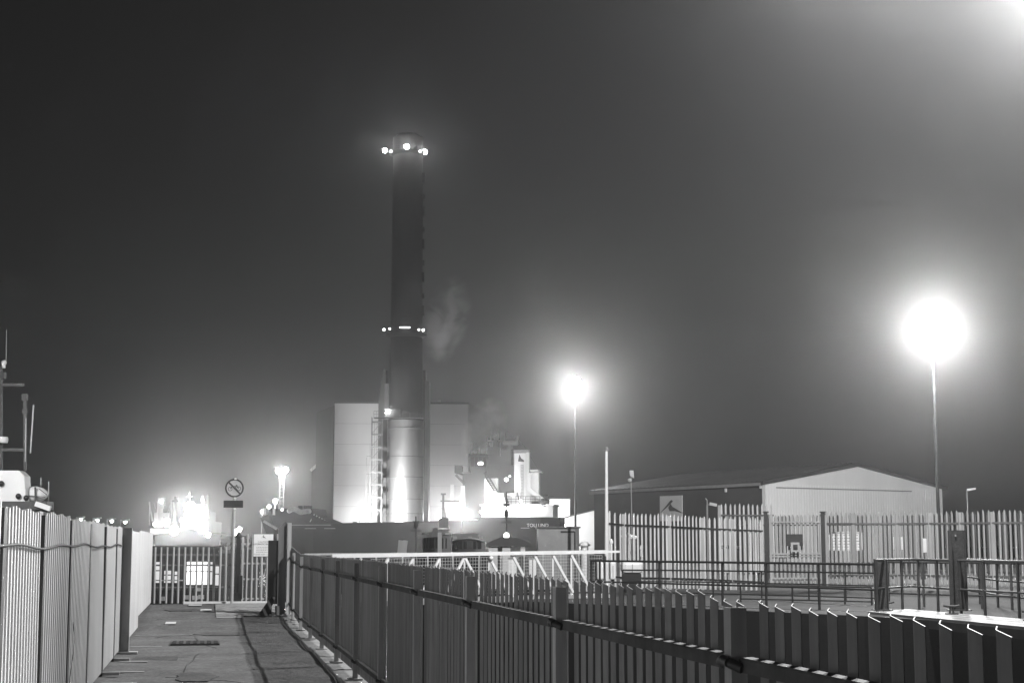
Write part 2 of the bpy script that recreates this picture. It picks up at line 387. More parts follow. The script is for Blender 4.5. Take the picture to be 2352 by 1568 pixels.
for zz in (zS + .235, zS - .255, zP - .12): m.box(P(sx + .02, sd + .0, zz), R * .03, U * .03, UP * .02)
m.build('clamp', 'white', SG)
# barrier post cluster where the near fence ends
d_ = 36.9; gp = pathz(d_)
BP = thing('barrier_post', 'grey steel post pair with a black drive box ending the near fence', 'barrier post', P(1.82, d_, gp))
m = MB(); m.box(P(1.86, d_, gp + 1.05), R * .045, U * .06, UP * 1.05); m.build('slim_post', 'galv', BP)
m = MB(); m.box(P(1.70, d_ + .05, gp + .98), R * .09, U * .05, UP * .98); m.prism([P(1.60, d_, gp + 1.96), P(1.79, d_, gp + 1.96), P(1.79, d_, gp + 2.10), P(1.74, d_, gp + 2.12)], U * .1); m.build('wide_post', 'galvd', BP)
m = MB(); m.box(P(1.50, d_ + .15, gp + .98), R * .11, U * .12, UP * .72); m.box(P(1.44, d_ + .15, gp + .2), R * .05, U * .1, UP * .2); m.build('drive_box', 'black', BP)
m = MB(); m.prism([P(1.16, d_ - .35, gp + .01), P(1.40, d_ - .35, gp + .01), P(1.56, d_ - .2, gp + .42), P(1.47, d_ - .2, gp + .44)], U * .1); m.build('raking_foot', 'black', BP)
m = MB(); m.box(P(1.62, d_ - .1, gp + .11), R * .06, U * .05, UP * .11); m.build('foot_cap', 'galvd', BP)
m = MB(); m.box(P(2.02, d_, gp + 1.22), R * .06, U * .06, UP * .09); m.build('junction_box', 'grey', BP)
# white notice
dn_ = 39.8; kx = dn_ / F
def pathpx(px, py, d):        # point on the plane d = const of the path frame
    r = ray(px, py); t = d / (r[0] * U.x + r[1] * U.y); return Vector((r[0] * t, r[1] * t, CZ + r[2] * t))
c1 = pathpx(582, 1277, dn_); c2 = pathpx(628, 1226, dn_)
wS = (c2 - c1).dot(R); hS = c2.z - c1.z
NT = thing('barrier_notice', 'white notice with a small bird emblem and lines of print mounted on the gate', 'sign', c1)
m = MB(); m.box(c1 + R * wS / 2 + UP * hS / 2, R * wS / 2, U * .006, UP * hS / 2); m.build('board', 'board', NT)
ob = c1 - U * .009
text('CAUTION', .062, 'heading', 'signgrey', NT, ob + R * wS * .5 + UP * hS * .645, R, UP)
text('AUTOMATIC BARRIER', .052, 'heading', 'signink', NT, ob + R * wS * .48 + UP * hS * .545, R, UP)
text('PLEASE KEEP CLEAR', .050, 'footer', 'signgrey', NT, ob + R * wS * .48 + UP * hS * .09, R, UP)
m = MB()
for k in range(4):
    x = .14; 
    while x < .82:
        ww = random.uniform(.04, .1); m.box(ob + R * wS * (x + ww / 2) + UP * hS * (.42 - k * .075), R * wS * ww / 2, U * .001, UP * .008); x += ww + .025
m.build('print_line', 'signgrey', NT)
def bird(mb, c, s, ax, ay, nrm):   # swooping bird emblem
    for pts in ([(-.5, -.32), (-.22, -.05), (.0, .20), (.12, .34), (.06, .42), (-.02, .36), (-.18, .12)],
                [(.0, .20), (.10, .02), (.30, -.12), (.62, -.36), (.22, -.22), (-.04, -.22), (-.10, -.02)]):
        mb.prism([Vector(c) + ax * x * s + ay * y * s for x, y in pts], nrm)
m = MB(); bird(m, ob + R * wS * .5 + UP * hS * .88, .11, R, UP, U * .002); m.build('bird_emblem', 'signink', NT)
m = MB(); m.box(c1 + R * wS / 2 + UP * hS / 2 + U * .0085, R * (wS / 2 + .012), U * .0015, UP * (hS / 2 + .012)); m.build('backing', 'dark', NT)
#@@LAMPS
# ================================================================== LAMPS
LG = 'tall dock lamp posts with glowing heads'
def lamp_post(head, base_z, inten, label, name='dock_lamp', r0=.10, r1=.06, glow=250., size=.32, group=LG, rad=.2, arm=0, spot=None):
    head = Vector(head); base = Vector((head.x + arm, head.y, base_z))
    t = thing(name, label, 'lamp post', base, group)
    m = MB(); m.tube(base, Vector((base.x, base.y, head.z + (size * 1.1 if arm else -size * 1.05))), r0, 10, r1); m.lathe(base, [(r0 * 2, 0), (r0 * 2, .05), (r0 * 1.2, .3)], 10)
    m.build('pole', 'dark', t)
    hz = head.z + size * 1.02
    m = MB(); m.lathe((head.x, head.y, hz), [(size * .42, -.02), (size * .36, size * .12), (size * .12, size * .2)], 18)
    if arm: m.bar(Vector((base.x, base.y, hz + .1)), Vector((head.x, head.y, hz + .1)), .08)
    m.build('lamp_head', 'grey', t); m = MB(); m.lathe((head.x, head.y, head.z - size * 1.12), [(size * .2, 0), (size * .3, size * .14)], 14); m.build('lamp_collar', 'grey', t)
    m = MB(); m.ball(head, size, 20, 14); m.build('globe_lens', emit('lens_%g' % glow, glow), t)
    light(t, head + Vector((0, -size * .9, -size * 1.35)), inten, rad, spot)
    return t
IR = 2000.
tall = lamp_post(atY(2140, 735, 76), .3, IR, 'nearest tall lamp post on the right, its blinding head high above the fence', size=.4, r0=.10, r1=.055, rad=1.4)
q = atY(2140, 735, 76) + Vector((0, .45, -.5)); MB().box(q + UP * .08, (.22, 0, 0), (0, .12, 0), (0, 0, .1)).build('added_gable_flood', 'grey', tall)  # added floodlight facing away, brightens the warehouse gable
light(tall, q + Vector((0, .35, -.12)), 5200., .2, spot=((.1, 1, -.16), 80))
lamp_post(atY(1320, 880, 185), .3, 1900., 'tall lamp post with a blinding head right of the ship funnel', size=.75, r0=.15, r1=.07, rad=2.2)
# lamp that throws the pale shadows over the path (beyond the top edge of the view)
lamp_post(P(13.2, 28.5, 15.2), .3, 1900., 'lamp post by the lock whose light throws fence shadows on the path', size=.22, r0=.12, r1=.07, rad=.10, arm=4.2)
# floodlight just beyond the upper right corner, aimed along the lock
fl = atY(2490, -120, 26.0); fb = Vector((fl.x + .15, fl.y, Q))
t = thing('floodlight_mast', 'floodlight mast at the lock edge beyond the upper right corner', 'lamp post', fb)
MB().tube(fb, Vector((fb.x, fb.y, fl.z)), .08, 10, .06).build('pole', 'galv', t)
MB().box(fl + Vector((0, -.05, .18)), (.25, 0, 0), (0, .18, .04), (0, -.02, .09)).build('lamp_head', 'grey', t)
MB().box(fl + Vector((0, .02, .07)), (.2, 0, 0), (0, .12, .02), (0, 0, .012)).build('lens', emit('lens_60', 60.), t)
light(t, fl + Vector((-.1, -.25, -.15)), 3300., .08, spot=((4.2 - fl.x, -fl.y - 1, .0 - fl.z), 76))
#@@FAR
# ================================================================== POWER STATION AND CHIMNEY
Yc = 405.; 
cc = atY(929.5, HY, Yc); gx = cc.x; k = Yc / F; CG = 1.0
CH = thing('power_station_chimney', 'huge dark concrete chimney with rings of lamps at its top and middle', 'chimney', (gx, Yc, CG))
def zpx(py, Y): return atY(1176, py, Y).z
zt = zpx(318, Yc); zmid = zpx(768, Yc); zlow = zpx(966, Yc)
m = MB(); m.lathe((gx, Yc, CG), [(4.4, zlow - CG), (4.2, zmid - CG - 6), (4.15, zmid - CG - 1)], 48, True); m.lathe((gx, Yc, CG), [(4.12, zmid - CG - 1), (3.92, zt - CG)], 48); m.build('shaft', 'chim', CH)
m = MB(); m.lathe((gx, Yc, CG), [(4.75, 0), (4.7, (zlow - CG) * .5), (4.62, zlow - CG)], 64)
m.build('base_drum', mat('drum_cladding', .5, .42, .85, .1, .15, streak=True), CH)
m = MB()
for py in (985, 1050, 1097, 1147, 1180): 
    z = zpx(py, Yc) - CG; m = MB(); m.lathe((gx, Yc, CG + z), [(4.70, 0), (4.80, .02), (4.80, .12), (4.70, .14)], 64); m.build('drum_band', 'galvd', CH)
def ring(z, r, name, h=1.2):
    m = MB(); m.lathe((gx, Yc, z), [(r - .9, -.9), (r, -.25), (r, 0)], 40); o = m.build(name, 'dark', CH)
    m = MB()
    for i in range(24):
        a = 2 * math.pi * i / 24; m.tube((gx + (r - .1) * math.cos(a), Yc + (r - .1) * math.sin(a), z), (gx + (r - .1) * math.cos(a), Yc + (r - .1) * math.sin(a), z + h), .04, 4)
    for zz in (h, h * .55):
        for i in range(24):
            a = 2 * math.pi * i / 24; b_ = 2 * math.pi * (i + 1) / 24
            m.tube((gx + (r - .1) * math.cos(a), Yc + (r - .1) * math.sin(a), z + zz), (gx + (r - .1) * math.cos(b_), Yc + (r - .1) * math.sin(b_), z + zz), .05, 4)
    q = m.build('railing', 'dark', CH); 
ring(zpx(352, Yc), 5.0, 'top_platform'); ring(zmid, 5.3, 'middle_platform')
m = MB(); m.lathe((gx, Yc, zt), [(3.92, -.2), (3.3, .5), (2.8, 1.0)], 32); m.build('flue_cap', 'shipd', CH)
m = MB()  # ladder with rest platforms on the right flank
for i in range(9):
    z = zpx(420 + i * 38, Yc); m.abox(gx + 3.7, gx + 4.55, Yc - 1.1, Yc + .3, z, z + (1.2 if i % 2 else 2.4)); m.build('ladder_platform', 'chim', CH); m = MB()
def chl(px, py, off, inten, glow, r, rr=.3):
    p = atY(px, py, Yc - off); m = MB(); m.ball(p, r, 10, 6); o = m.build('warning_lamp', emit('lens_%g' % glow, glow), CH)
    if inten: light(CH, p + Vector((0, -r - .3, 0)), inten, rr, spot=(-p.normalized(), 110))
    return o
for (px, py, off, I, g, r) in ((884, 346, 1.5, 130, 60, .62), (934, 337, 5.2, 130, 60, .66), (976, 349, 1.5, 130, 60, .62), (898, 348, 4.0, 0, 8, .35), (965, 348, 4.0, 0, 8, .35),
                       (882, 757, 1.5, 0, 8, .35), (972, 758, 1.5, 0, 8, .35), (895, 755, 4.5, 0, 4, .3), (962, 757, 4.5, 0, 4, .3)): chl(px, py, off, I, g, r)
p = atY(930, 752, Yc - 5.3); m = MB(); m.abox(p.x - 1.3, p.x + 1.3, p.y - .2, p.y, p.z - .15, p.z + .15); m.build('warning_lamp', emit('lens_8', 8.), CH)
# access tower of lattice with ladder beside the drum
Yl = Yc - 7; x0, x1 = atY(852, 1100, Yl).x, atY(876, 1100, Yl).x; zl1 = zpx(968, Yl); zl0 = 1.0
AT = thing('access_tower', 'pale lattice access tower with stacked cages left of the lit chimney drum', 'tower', (x0, Yl, zl0))
m = MB()
for x in (x0, x1):
    for y in (Yl, Yl + 2.2): m.bar((x, y, zl0), (x, y, zl1 + 1.2), .16)
m.build('legs', 'galvd', AT)
m = MB(); n = 10
for i in range(n):
    za = zl1 - (zl1 - zl0) * i / n; zb = zl1 - (zl1 - zl0) * (i + 1) / n
    m.abox(x0, x1, Yl - .1, Yl + 2.2, za - .13, za + .13)
    m.bar((x0, Yl, zb), (x1, Yl, za), .12); m.bar((x0 + .7, Yl + 1, zb), (x0 + .7, Yl + 1, za), .09); m.bar((x0 + 1.3, Yl + 1, zb), (x0 + 1.3, Yl + 1, za), .09)
m.build('bracing', 'galvd', AT)
m = MB(); xr = atY(848, 1215, Yl).x; m.bar((xr, Yl, zl0), (xr, Yl, zl1 - 6), .12); m.bar((xr - .9, Yl, zl0), (xr - .9, Yl, zl1 - 9), .12)
for i in range(5): m.bar((xr - .9, Yl, 6 + i * 4.5), (x0, Yl, 6 + i * 4.5), .12)
m.build('cable_tray', 'galvd', AT)
m = MB(); xa, xb = atY(856, 1215, Yl).x, atY(970, 1215, Yl).x; m.abox(xa, xb, Yl - .6, Yl + 2, zl1 + .9, zl1 + 1.1)
for i in range(18):
    x = xa + (xb - xa) * i / 17; m.bar((x, Yl - .55, zl1 + 1), (x, Yl - .55, zl1 + 2.6), .07)
for z in (2.6, 1.8): m.bar((xa, Yl - .55, zl1 + z), (xb, Yl - .55, zl1 + z), .09)
m.abox(xa + 3, xa + 6.5, Yl + .4, Yl + 1.6, zl1 + 1.1, zl1 + 3.2); m.abox(xa + 7, xa + 9, Yl + .4, Yl + 1.6, zl1 + 1.1, zl1 + 2.4)
m.build('top_platform', 'shipd', AT)
p = atY(943 * .0 + 884, 1008, Yl - .5)
m = MB(); m.bar((gx - 5.15, Yc - .8, 1), (gx - 5.15, Yc - .8, zl1 + 1), .9, .9); m.build('riser_duct', 'bldd', AT)
q = atY(887, 948, Yc - 6.5); MB().ball(q, .22, 10, 6).build('platform_lamp', emit('lens_60', 60.), AT); light(AT, q + Vector((.3, -.5, .5)), 200., .2)
# main building behind the chimney
Yb = 432.; B0 = atY(769, 925, Yb); B1 = atY(1075, 929, Yb)
PB = thing('power_station', 'tall pale windowless power station block behind the chimney', 'building', (B0.x, Yb, 1))
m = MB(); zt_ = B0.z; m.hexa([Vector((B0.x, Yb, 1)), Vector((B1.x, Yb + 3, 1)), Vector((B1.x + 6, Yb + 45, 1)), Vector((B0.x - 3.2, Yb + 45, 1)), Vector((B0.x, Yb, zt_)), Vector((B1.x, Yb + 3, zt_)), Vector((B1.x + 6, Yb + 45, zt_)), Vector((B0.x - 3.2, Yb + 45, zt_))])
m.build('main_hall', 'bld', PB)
m = MB(); m.bar((B0.x - .2, Yb - .15, zt_ + .15), (B1.x + .2, Yb + 2.85, zt_ + .15), .5, .5); m.build('parapet', 'bldd', PB)
q = Vector((atY(1005, 930, 426).x, Yb + 4, zt_ + .9)); MB().box(q, (.4, 0, 0), (0, .3, 0), (0, 0, .3)).build('added_steam_flood', 'grey', PB); MB().box(q - UP * .6, (.06, 0, 0), (0, .06, 0), (0, 0, .32)).build('added_flood_bracket', 'dark', PB); sdir = atY(1028, 735, 413) - q; light(PB, q + UP * .5, 1500., .3, spot=(sdir, 70))  # unseen flood and bracket added on the roof to brighten the chimney steam
m = MB()
for i in range(1, 7):
    z = 1 + (zt_ - 1) * i / 7; m.bar((B0.x + .1, Yb - .03, z), (B1.x - .1, Yb + 2.97, z), .06, .05)
m.build('cladding_joint', 'bldd', PB)
m = MB(); xs0 = atY(745, 1215, Yb + 20).x
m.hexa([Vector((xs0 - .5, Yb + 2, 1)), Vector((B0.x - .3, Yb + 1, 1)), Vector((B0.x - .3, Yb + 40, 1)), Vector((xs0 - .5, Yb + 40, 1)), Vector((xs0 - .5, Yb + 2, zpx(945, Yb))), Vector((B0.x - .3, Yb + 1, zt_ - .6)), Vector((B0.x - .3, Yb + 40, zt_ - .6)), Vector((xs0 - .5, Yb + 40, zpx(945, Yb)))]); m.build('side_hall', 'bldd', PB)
m = MB(); a0 = atY(716, 1083, Yb + 6); a1 = atY(748, 1056, Yb + 6)
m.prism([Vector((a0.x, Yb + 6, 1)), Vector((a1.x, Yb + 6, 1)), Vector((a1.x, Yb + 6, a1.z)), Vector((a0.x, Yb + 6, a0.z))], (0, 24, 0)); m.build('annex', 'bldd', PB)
m = MB(); m.bar(Vector((a0.x - .3, Yb + 5.6, a0.z + .3)), Vector((a1.x - .5, Yb + 5.6, a1.z + .3)), .5, .7); m.build('annex_roof_edge', 'galv', PB)
m = MB()
for px, a in ((738, 1160), (731, 1195), (744, 1150), (727, 1165)): x = atY(px, 1215, Yb + 5).x; m.tube((x, Yb + 5.6, 1), (x, Yb + 5.6, zpx(a - 55, Yb)), .16, 6)
m.build('pipe', 'galv', PB)
# stepped boiler frames either side of the shaft
for (pa, pb, pt, mt, lab, dy) in ((866, 882, 848, 'bldd', 'left_frame', 0), (880, 894, 880, 'galvd', 'left_duct', -1), (969, 975, 850, 'bldd', 'right_frame', 0), (974, 984, 875, 'galvd', 'right_duct', -1)):
    Yf = Yc + 16 + dy; x0_, x1_ = atY(pa, 1215, Yf).x, atY(pb, 1215, Yf).x; zz = zpx(pt, Yf)
    m = MB(); m.prism([Vector((x0_, Yf, 1)), Vector((x1_, Yf, 1)), Vector((x1_, Yf, zz)), Vector((x0_ + .6 * (x1_ - x0_) * (lab == 'left_frame'), Yf, zz)), Vector((x0_, Yf, zz - 9))], (0, 6, 0)); m.build('boiler_' + lab.split('_')[1], mt, PB)
# floodlights at the foot of the building
FG = 'floodlights at the foot of the power station'
def flood(px, py, Y, I, label, r=.6, glow=60.):
    p = atY(px, py, Y); t = thing('floodlight', label, 'floodlight', (p.x, p.y, 1), FG)
    MB().tube((p.x, p.y, 1), p - UP * r, .09, 6).build('stand', 'dark', t)
    MB().ball(p, r, 10, 6).build('lens', emit('lens_%g' % glow, glow), t)
    light(t, p + Vector((0, r + .5, r)), I, .5); return t
flood(826, 1188, Yb - 7, 300., 'floodlight glaring against the left part of the power station wall')
p = atY(815, 1201, 384); t = thing('floodlight', 'floodlight set well in front, washing the left of the chimney drum', 'floodlight', (p.x, 384, 1), FG)
MB().tube((p.x, 384, 1), p - UP * .4, .09, 6).build('stand', 'dark', t); MB().box(p, (.5, 0, 0), (0, .3, 0), (0, 0, .4)).build('lamp_body', 'dark', t); MB().box(p + Vector((0, .31, .02)), (.42, 0, 0), (0, .02, 0), (0, 0, .33)).build('lens', emit('lens_60', 60.), t)
light(t, p + Vector((.3, .7, .2)), 8500., .4, spot=((gx - p.x, Yc - 384, 12), 80))
flood(1010, 1190, Yb - 11, 500., 'floodlight lighting the power station wall right of the chimney', .4)
#@@SHIP
# ================================================================== CARGO SHIP
WK = .72; A = Vector((6.6, 220, 0)); B = Vector((-36.9, 226, 0)); SD = (B - A).normalized(); SW = Vector((-SD.y, SD.x, 0))
if SW.y < 0: SW = -SW
def sp(px, py, w=0.0):         # point on the ship's long vertical plane at w metres inboard
    A2 = A + SW * w * WK; r = ray(px, py); rx, ry = r[0], r[1]
    # t*(rx,ry) = A2 + s*SD
    det = rx * (-SD.y) - ry * (-SD.x); t = (A2.x * (-SD.y) - A2.y * (-SD.x)) / det
    s = (rx * t - A2.x) / SD.x; return s, CZ + r[2] * t
def SP(s, w, z): return A + SD * s + SW * w * WK + UP * z
SH = thing('cargo_ship', 'dark hulled cargo ship TOLLUND moored with its lit white stern house and funnel', 'ship', SP(0, 5, -3))
BM_ = 11.0
st = []
for (px, py) in ((1285, 1187), (1240, 1187), (1180, 1187), (1102, 1188), (1098, 1194), (1000, 1196), (900, 1198), (800, 1200), (762, 1201), (720, 1184), (716, 1167), (660, 1167), (608, 1167), (604, 1180), (583, 1188)):
    s, z = sp(px, py); st.append((s, z))
Ls = st[-1][0]
m = MB(); vs = []
def halfw(s, f):
    a = max(0., (Ls + .9 - s) / 10.) ; wv = min(1, a) ** .6 * BM_ / 2
    e = min(1, (s + 3.) / 5.) ** .5
    return max(.12, wv * e * f)
for (s, z) in st:
    rk = (z + 3) / 9.0; bow = max(0, (s - (Ls - 9)) / 9)
    for (zz, f, ds) in ((-3.2, 1 - .75 * bow, -3.9 * bow), (-.5, 1 - .5 * bow, -2.3 * bow), (z * .6, 1 - .25 * bow, -.9 * bow), (z, 1, 0)):
        hw = halfw(s, f); vs.append(SP(s + ds, 5.5 - hw, zz))
    for (zz, f, ds) in ((z, 1, 0), (z * .6, 1 - .25 * bow, -.9 * bow), (-.5, 1 - .5 * bow, -2.3 * bow), (-3.2, 1 - .75 * bow, -3.9 * bow)):
        hw = halfw(s, f); vs.append(SP(s + ds, 5.5 + hw, zz))
n = len(st); fs = []
for i in range(n - 1):
    for k_ in range(7): fs.append((8 * i + k_, 8 * i + 8 + k_, 8 * i + 9 + k_, 8 * i + k_ + 1))
fs += [tuple(range(7, -1, -1)), tuple(range(8 * (n - 1), 8 * n))]
m.add(vs, fs); m.build('hull', 'hull', SH)
s_, z_ = sp(1235, 1206, -.06); hw0 = 0
text('TOLLUND', .66, 'ship_name', 'white', SH, SP(s_, 5.5 - halfw(s_, 1) - .08, z_), -SD, UP, depth=.06)
def sbox(px0, px1, py0, py1, w0, w1, name, mt, bev=0):
    s0, zb = sp(px0, py1, w0); s1, _ = sp(px1, py1, w0); _, ztp = sp((px0 + px1) / 2, py0, w0); _, zb = sp((px0 + px1) / 2, py1, w0)
    m = MB(); m.box(SP((s0 + s1) / 2, (w0 + w1) / 2, (zb + ztp) / 2), SD * abs(s1 - s0) / 2, SW * (w1 - w0) * WK / 2, UP * (ztp - zb) / 2)
    return m.build(name, mt, SH, bevel=bev)
def sbar(pts, w, t, name, mt):
    m = MB(); q = []
    for (px, py) in pts: s, z = sp(px, py, w); q.append(SP(s, w, z))
    for a, c in zip(q, q[1:]): m.bar(a, c, t)
    return m.build(name, mt, SH)
sbox(1106, 1270, 1161, 1187, .8, 10, 'poop_deckhouse', 'shipw'); sbox(1102, 1273, 1157, 1161, .5, 10.3, 'boat_deck', 'shipw')
sbox(1062, 1112, 1086, 1190, 1.2, 9.8, 'accommodation_block', 'shipd'); sbox(1112, 1182, 1068, 1157, 3.5, 9.8, 'deckhouse', 'shipd')
sbox(1104, 1142, 1098, 1157, 1.9, 3.4, 'stair_house', 'shipw')
sbox(1142, 1184, 1132, 1157, 2.2, 3.4, 'vent_house', 'shipw')
sbox(1079, 1117, 1047, 1086, 2.2, 9, 'wheelhouse', 'shipd'); sbox(1076, 1120, 1041, 1047, 1.6, 9.6, 'wheelhouse_roof', 'black')
m = MB()
for i in range(4):
    s, z = sp(1085 + i * 9, 1060, 2.1); m.box(SP(s, 2.15, z), SD * .22, SW * .03, UP * .65)
m.build('wheelhouse_window', 'glass', SH)
s, z = sp(1104, 1064, 2.0); m = MB(); m.ball(SP(s, 1.95, z), .42, 8, 6, .6); m.build('wheelhouse_lamp', emit('lens_4', 4.), SH)
sbox(1044, 1079, 1083, 1086, .2, 9, 'bridge_wing', 'shipd'); sbox(1044, 1062, 1068, 1083, .2, 1.0, 'wing_cab', 'shipd')
sbar([(1062, 1070), (1078, 1070)], .3, .12, 'wing_rail', 'galv'); sbar([(1066, 1070), (1066, 1083)], .3, .1, 'wing_rail', 'galv'); sbar([(1071, 1070), (1071, 1083)], .3, .1, 'wing_rail', 'galv')
sbar([(1047, 1090), (1068, 1112)], 1, .3, 'wing_brace', 'shipd')
sbox(1181, 1208, 1040, 1158, 3, 5, 'funnel', 'shipw'); sbox(1208.5, 1215, 1035, 1158, 3.2, 5, 'funnel_trunk', 'shipw'); sbox(1180, 1216, 1033, 1038, 2.7, 5.2, 'funnel_cap', 'grey')
q = []
for (px, py) in ((1190, 1057), (1193, 1043), (1197, 1052), (1204, 1057), (1203, 1060), (1190, 1059)): s, z = sp(px, py, 2.92); q.append(SP(s, 2.93, z))
MB().prism(q, SW * .05).build('funnel_mark', 'signink', SH)
m = MB()
for i in range(26):
    s, z = sp(1199, 1068 + i * 3.4, 2.8); m.box(SP(s, 2.85, z), SD * .16, SW * .04, UP * .035)
for px in (1196.4, 1201.6):
    s, z = sp(px, 1066, 2.8); _, z2 = sp(px, 1156, 2.8); m.bar(SP(s, 2.85, z), SP(s, 2.85, z2), .06)
m.build('funnel_ladder', 'grey', SH)
# stairs, mast, radar
m = MB()
for (xa, ya, xb, yb) in ((1110, 1086, 1135, 1128), (1118, 1086, 1143, 1128)): 
    s, z = sp(xa, ya, 1.6); s2, z2 = sp(xb, yb, 1.6); m.bar(SP(s, 1.6, z), SP(s2, 1.6, z2), .18)
for i in range(11):
    s, z = sp(1114 + i * 2.4, 1089 + i * 4, 1.6); m.box(SP(s, 1.6, z), SD * .3, SW * .2, UP * .03)
m.build('stairs', 'shipd', SH)
m = MB()
def sb(a, c, t, w=5): 
    s, z = sp(*a, w); s2, z2 = sp(*c, w); m.bar(SP(s, w, z), SP(s2, w, z2), t)
sb((1140, 1048), (1140, 1000), .35); sb((1145, 1048), (1145, 990), .25); sb((1120, 1012), (1152, 1012), .25); sb((1120, 1000), (1120, 1048), .18); sb((1152, 1012), (1152, 1048), .18); sb((1120, 1028), (1152, 1028), .3)
sb((1156, 1020), (1192, 1020), .3); sb((1160, 985), (1160, 1020), .2); sb((1190, 1002), (1190, 1020), .2); sb((1172, 1020), (1165, 1048), .5); sb((1184, 1020), (1192, 1000), .35); sb((1166, 1005), (1180, 1005), .12); sb((1128, 1030), (1128, 995), .1); sb((1158, 1068), (1178, 1025), .4)
m.build('radar_mast', 'black', SH)
m = MB(); sb((1083, 1041), (1084, 1016), .12, 3); m.build('whip_aerial', 'black', SH); m = MB(); sb((1100, 1041), (1100, 1030), .22, 3); m.build('horn', 'black', SH)
m = MB(); sb((1135, 1008), (1145, 1003), .8); sb((1133, 1020), (1143, 1020), 1.0); sb((1120, 1040), (1150, 1040), 1.6); sb((1156, 1017), (1186, 1017), .5); sb((1154, 1052), (1176, 1052), 2.4); m.build('radar', 'shipd', SH)
m = MB(); sb((1160, 985), (1216, 1034), .06, 5); sb((1140, 1000), (1078, 1042), .05, 5); sb((1190, 1002), (1240, 1083), .05, 5); m.build('rigging', 'black', SH)
sbox(1112, 1158, 1047, 1068, 4, 9, 'chart_house', 'shipd')
# boat crane, railings, fittings on the stern
sbar([(1215, 1122), (1250, 1150)], 1.0, .55, 'boat_crane', 'shipw'); sbar([(1216, 1090), (1216, 1158)], 3, .5, 'crane_post', 'shipw')
sbar([(1226, 1086), (1226, 1150)], 4, 1.6, 'vent_post', 'shipw')
sbox(1217, 1236, 1078, 1081, 2, 5, 'upper_platform', 'shipw')
s, z = sp(1249, 1153, 1.2); m = MB(); m.ball(SP(s, 1.4, z), .8, 10, 8); s, z = sp(1253, 1143, 1.2); m.ball(SP(s, 1.4, z), .5, 10, 8); m.build('winch_drum', 'shipd', SH)
m = MB()
for i in range(15):
    px = 1108 + i * 11; s, z = sp(px, 1157, .6); m.bar(SP(s, .6, z), SP(s, .6, z + 1.05), .06)
for h in (1.05, .7, .35):
    s, z = sp(1106, 1157, .6); s2, z2 = sp(1272, 1157, .6); m.bar(SP(s, .6, z + h), SP(s2, .6, z2 + h), .06)
m.build('deck_railing', 'shipd', SH)
sbox(1220, 1245, 1082, 1085, 3, 5, 'platform_rail', 'galv')
sbar([(1158, 1132), (1166, 1155)], 2, .35, 'davit', 'shipd'); sbar([(1188, 1130), (1194, 1157)], 2, .12, 'halyard', 'shipd')
m = MB(); s, z = sp(1123, 1174, .7); m.box(SP(s, .76, z), SD * .33, SW * .02, UP * .5); s, z = sp(1195, 1170, .7); m.box(SP(s, .76, z), SD * .3, SW * .02, UP * .8); m.build('deck_door', 'grey', SH)
# deck lamps of the ship
m = MB()
def slamp(px, py, w, I, r, g, name='deck_lamp'):
    s, z = sp(px, py, w); p = SP(s, w, z); mm = MB(); mm.ball(p, r, 10, 6); o = mm.build(name, emit('lens_%g' % g, g), SH)
    if I: light(SH, p + Vector((0, -r - .2, 0)), I, .25)
slamp(1125, 1140, 1.0, 110, .4, 30.); slamp(1130, 1166, .3, 40, .16, 20.); slamp(1165, 1166, .3, 0, .16, 20.); slamp(1205, 1166, .3, 40, .16, 20.); slamp(1246, 1166, .3, 0, .16, 20.); slamp(1196, 1150, 2.0, 0, .2, 20.); slamp(1163, 1101, 3.2, 0, .28, 6.); slamp(1171, 1093, 3.2, 0, .15, 4.); slamp(1105, 1175, .3, 0, .2, 20.)
sbar([(1039, 1112), (1038, 1160)], 1.5, .5, 'hold_vent', 'shipw'); sbar([(1063, 1115), (1064, 1165)], 1.2, .55, 'hold_vent', 'shipw')
sbox(1022, 1090, 1162, 1192, 1.5, 8, 'hatch_house', 'shipw')
m = MB(); sb((1018, 1192), (1018, 1132), .3, 1); sb((1012, 1150), (1055, 1150), .2, 1); sb((1013, 1134), (1024, 1134), .25, 1); sb((1018, 1165), (1022, 1192), .4, 1); m.build('deck_crane', 'shipd', SH)
wl = atY(1061, 1176, 205); t = thing('work_lamp', 'glaring work lamp on a pole in front of the ship hatch house', 'lamp post', (wl.x, 205, -3))
MB().tube((wl.x, 205.1, -3), (wl.x, 205.1, wl.z), .09, 8).build('pole', 'dark', t); MB().lathe(wl + UP * .72, [(.5, 0), (.4, .12), (.1, .2)], 12).build('lamp_head', 'grey', t)
MB().ball(wl, .72, 14, 10).build('lens', emit('lens_80', 80.), t); light(t, wl + Vector((0, -1.1, 0)), 1700., .3, spot=(-wl.normalized(), 120)); light(t, wl + Vector((0, 1.2, .6)), 130., .3)
# forecastle detail: bright rubbing bar on bow flare, railing slope, lit tarpaulin
sbar([(606, 1196), (636, 1214)], -1.2, .35, 'bow_rubbing_bar', 'galv')
m = MB()
for i in range(7):
    px = 722 + i * 6; py = 1180 + i * 3.3; s, z = sp(px, py, .4); m.bar(SP(s, .4, z), SP(s + .6, .4, z - 1.1), .14)
m.build('bulwark_stay', 'galv', SH)
m = MB()
for i in range(16):
    px = 664 + i * 3.0; py = 1172 - 3.5 * math.sin(i * .5) + 6 * max(0, (i - 11) / 5); s, z = sp(px, py, -.4); m.ball(SP(s, -.2, z), .38, 6, 5)
m.build('lit_tarpaulin', 'tarp', SH)
slamp(648, 1170, -.9, 0, .18, 8.); slamp(605, 1177, .6, 0, .3, 3.)
sbox(604, 608, 1166, 1182, .2, 1.2, 'bow_post', 'shipw'); sbox(626, 630, 1168, 1182, -.2, .4, 'bow_post', 'shipw')
m = MB(); 
for px in (690, 702, 712): sb((px, 1167), (px, 1161), .5, 3)
m.build('mooring_bitts', 'hull', SH)
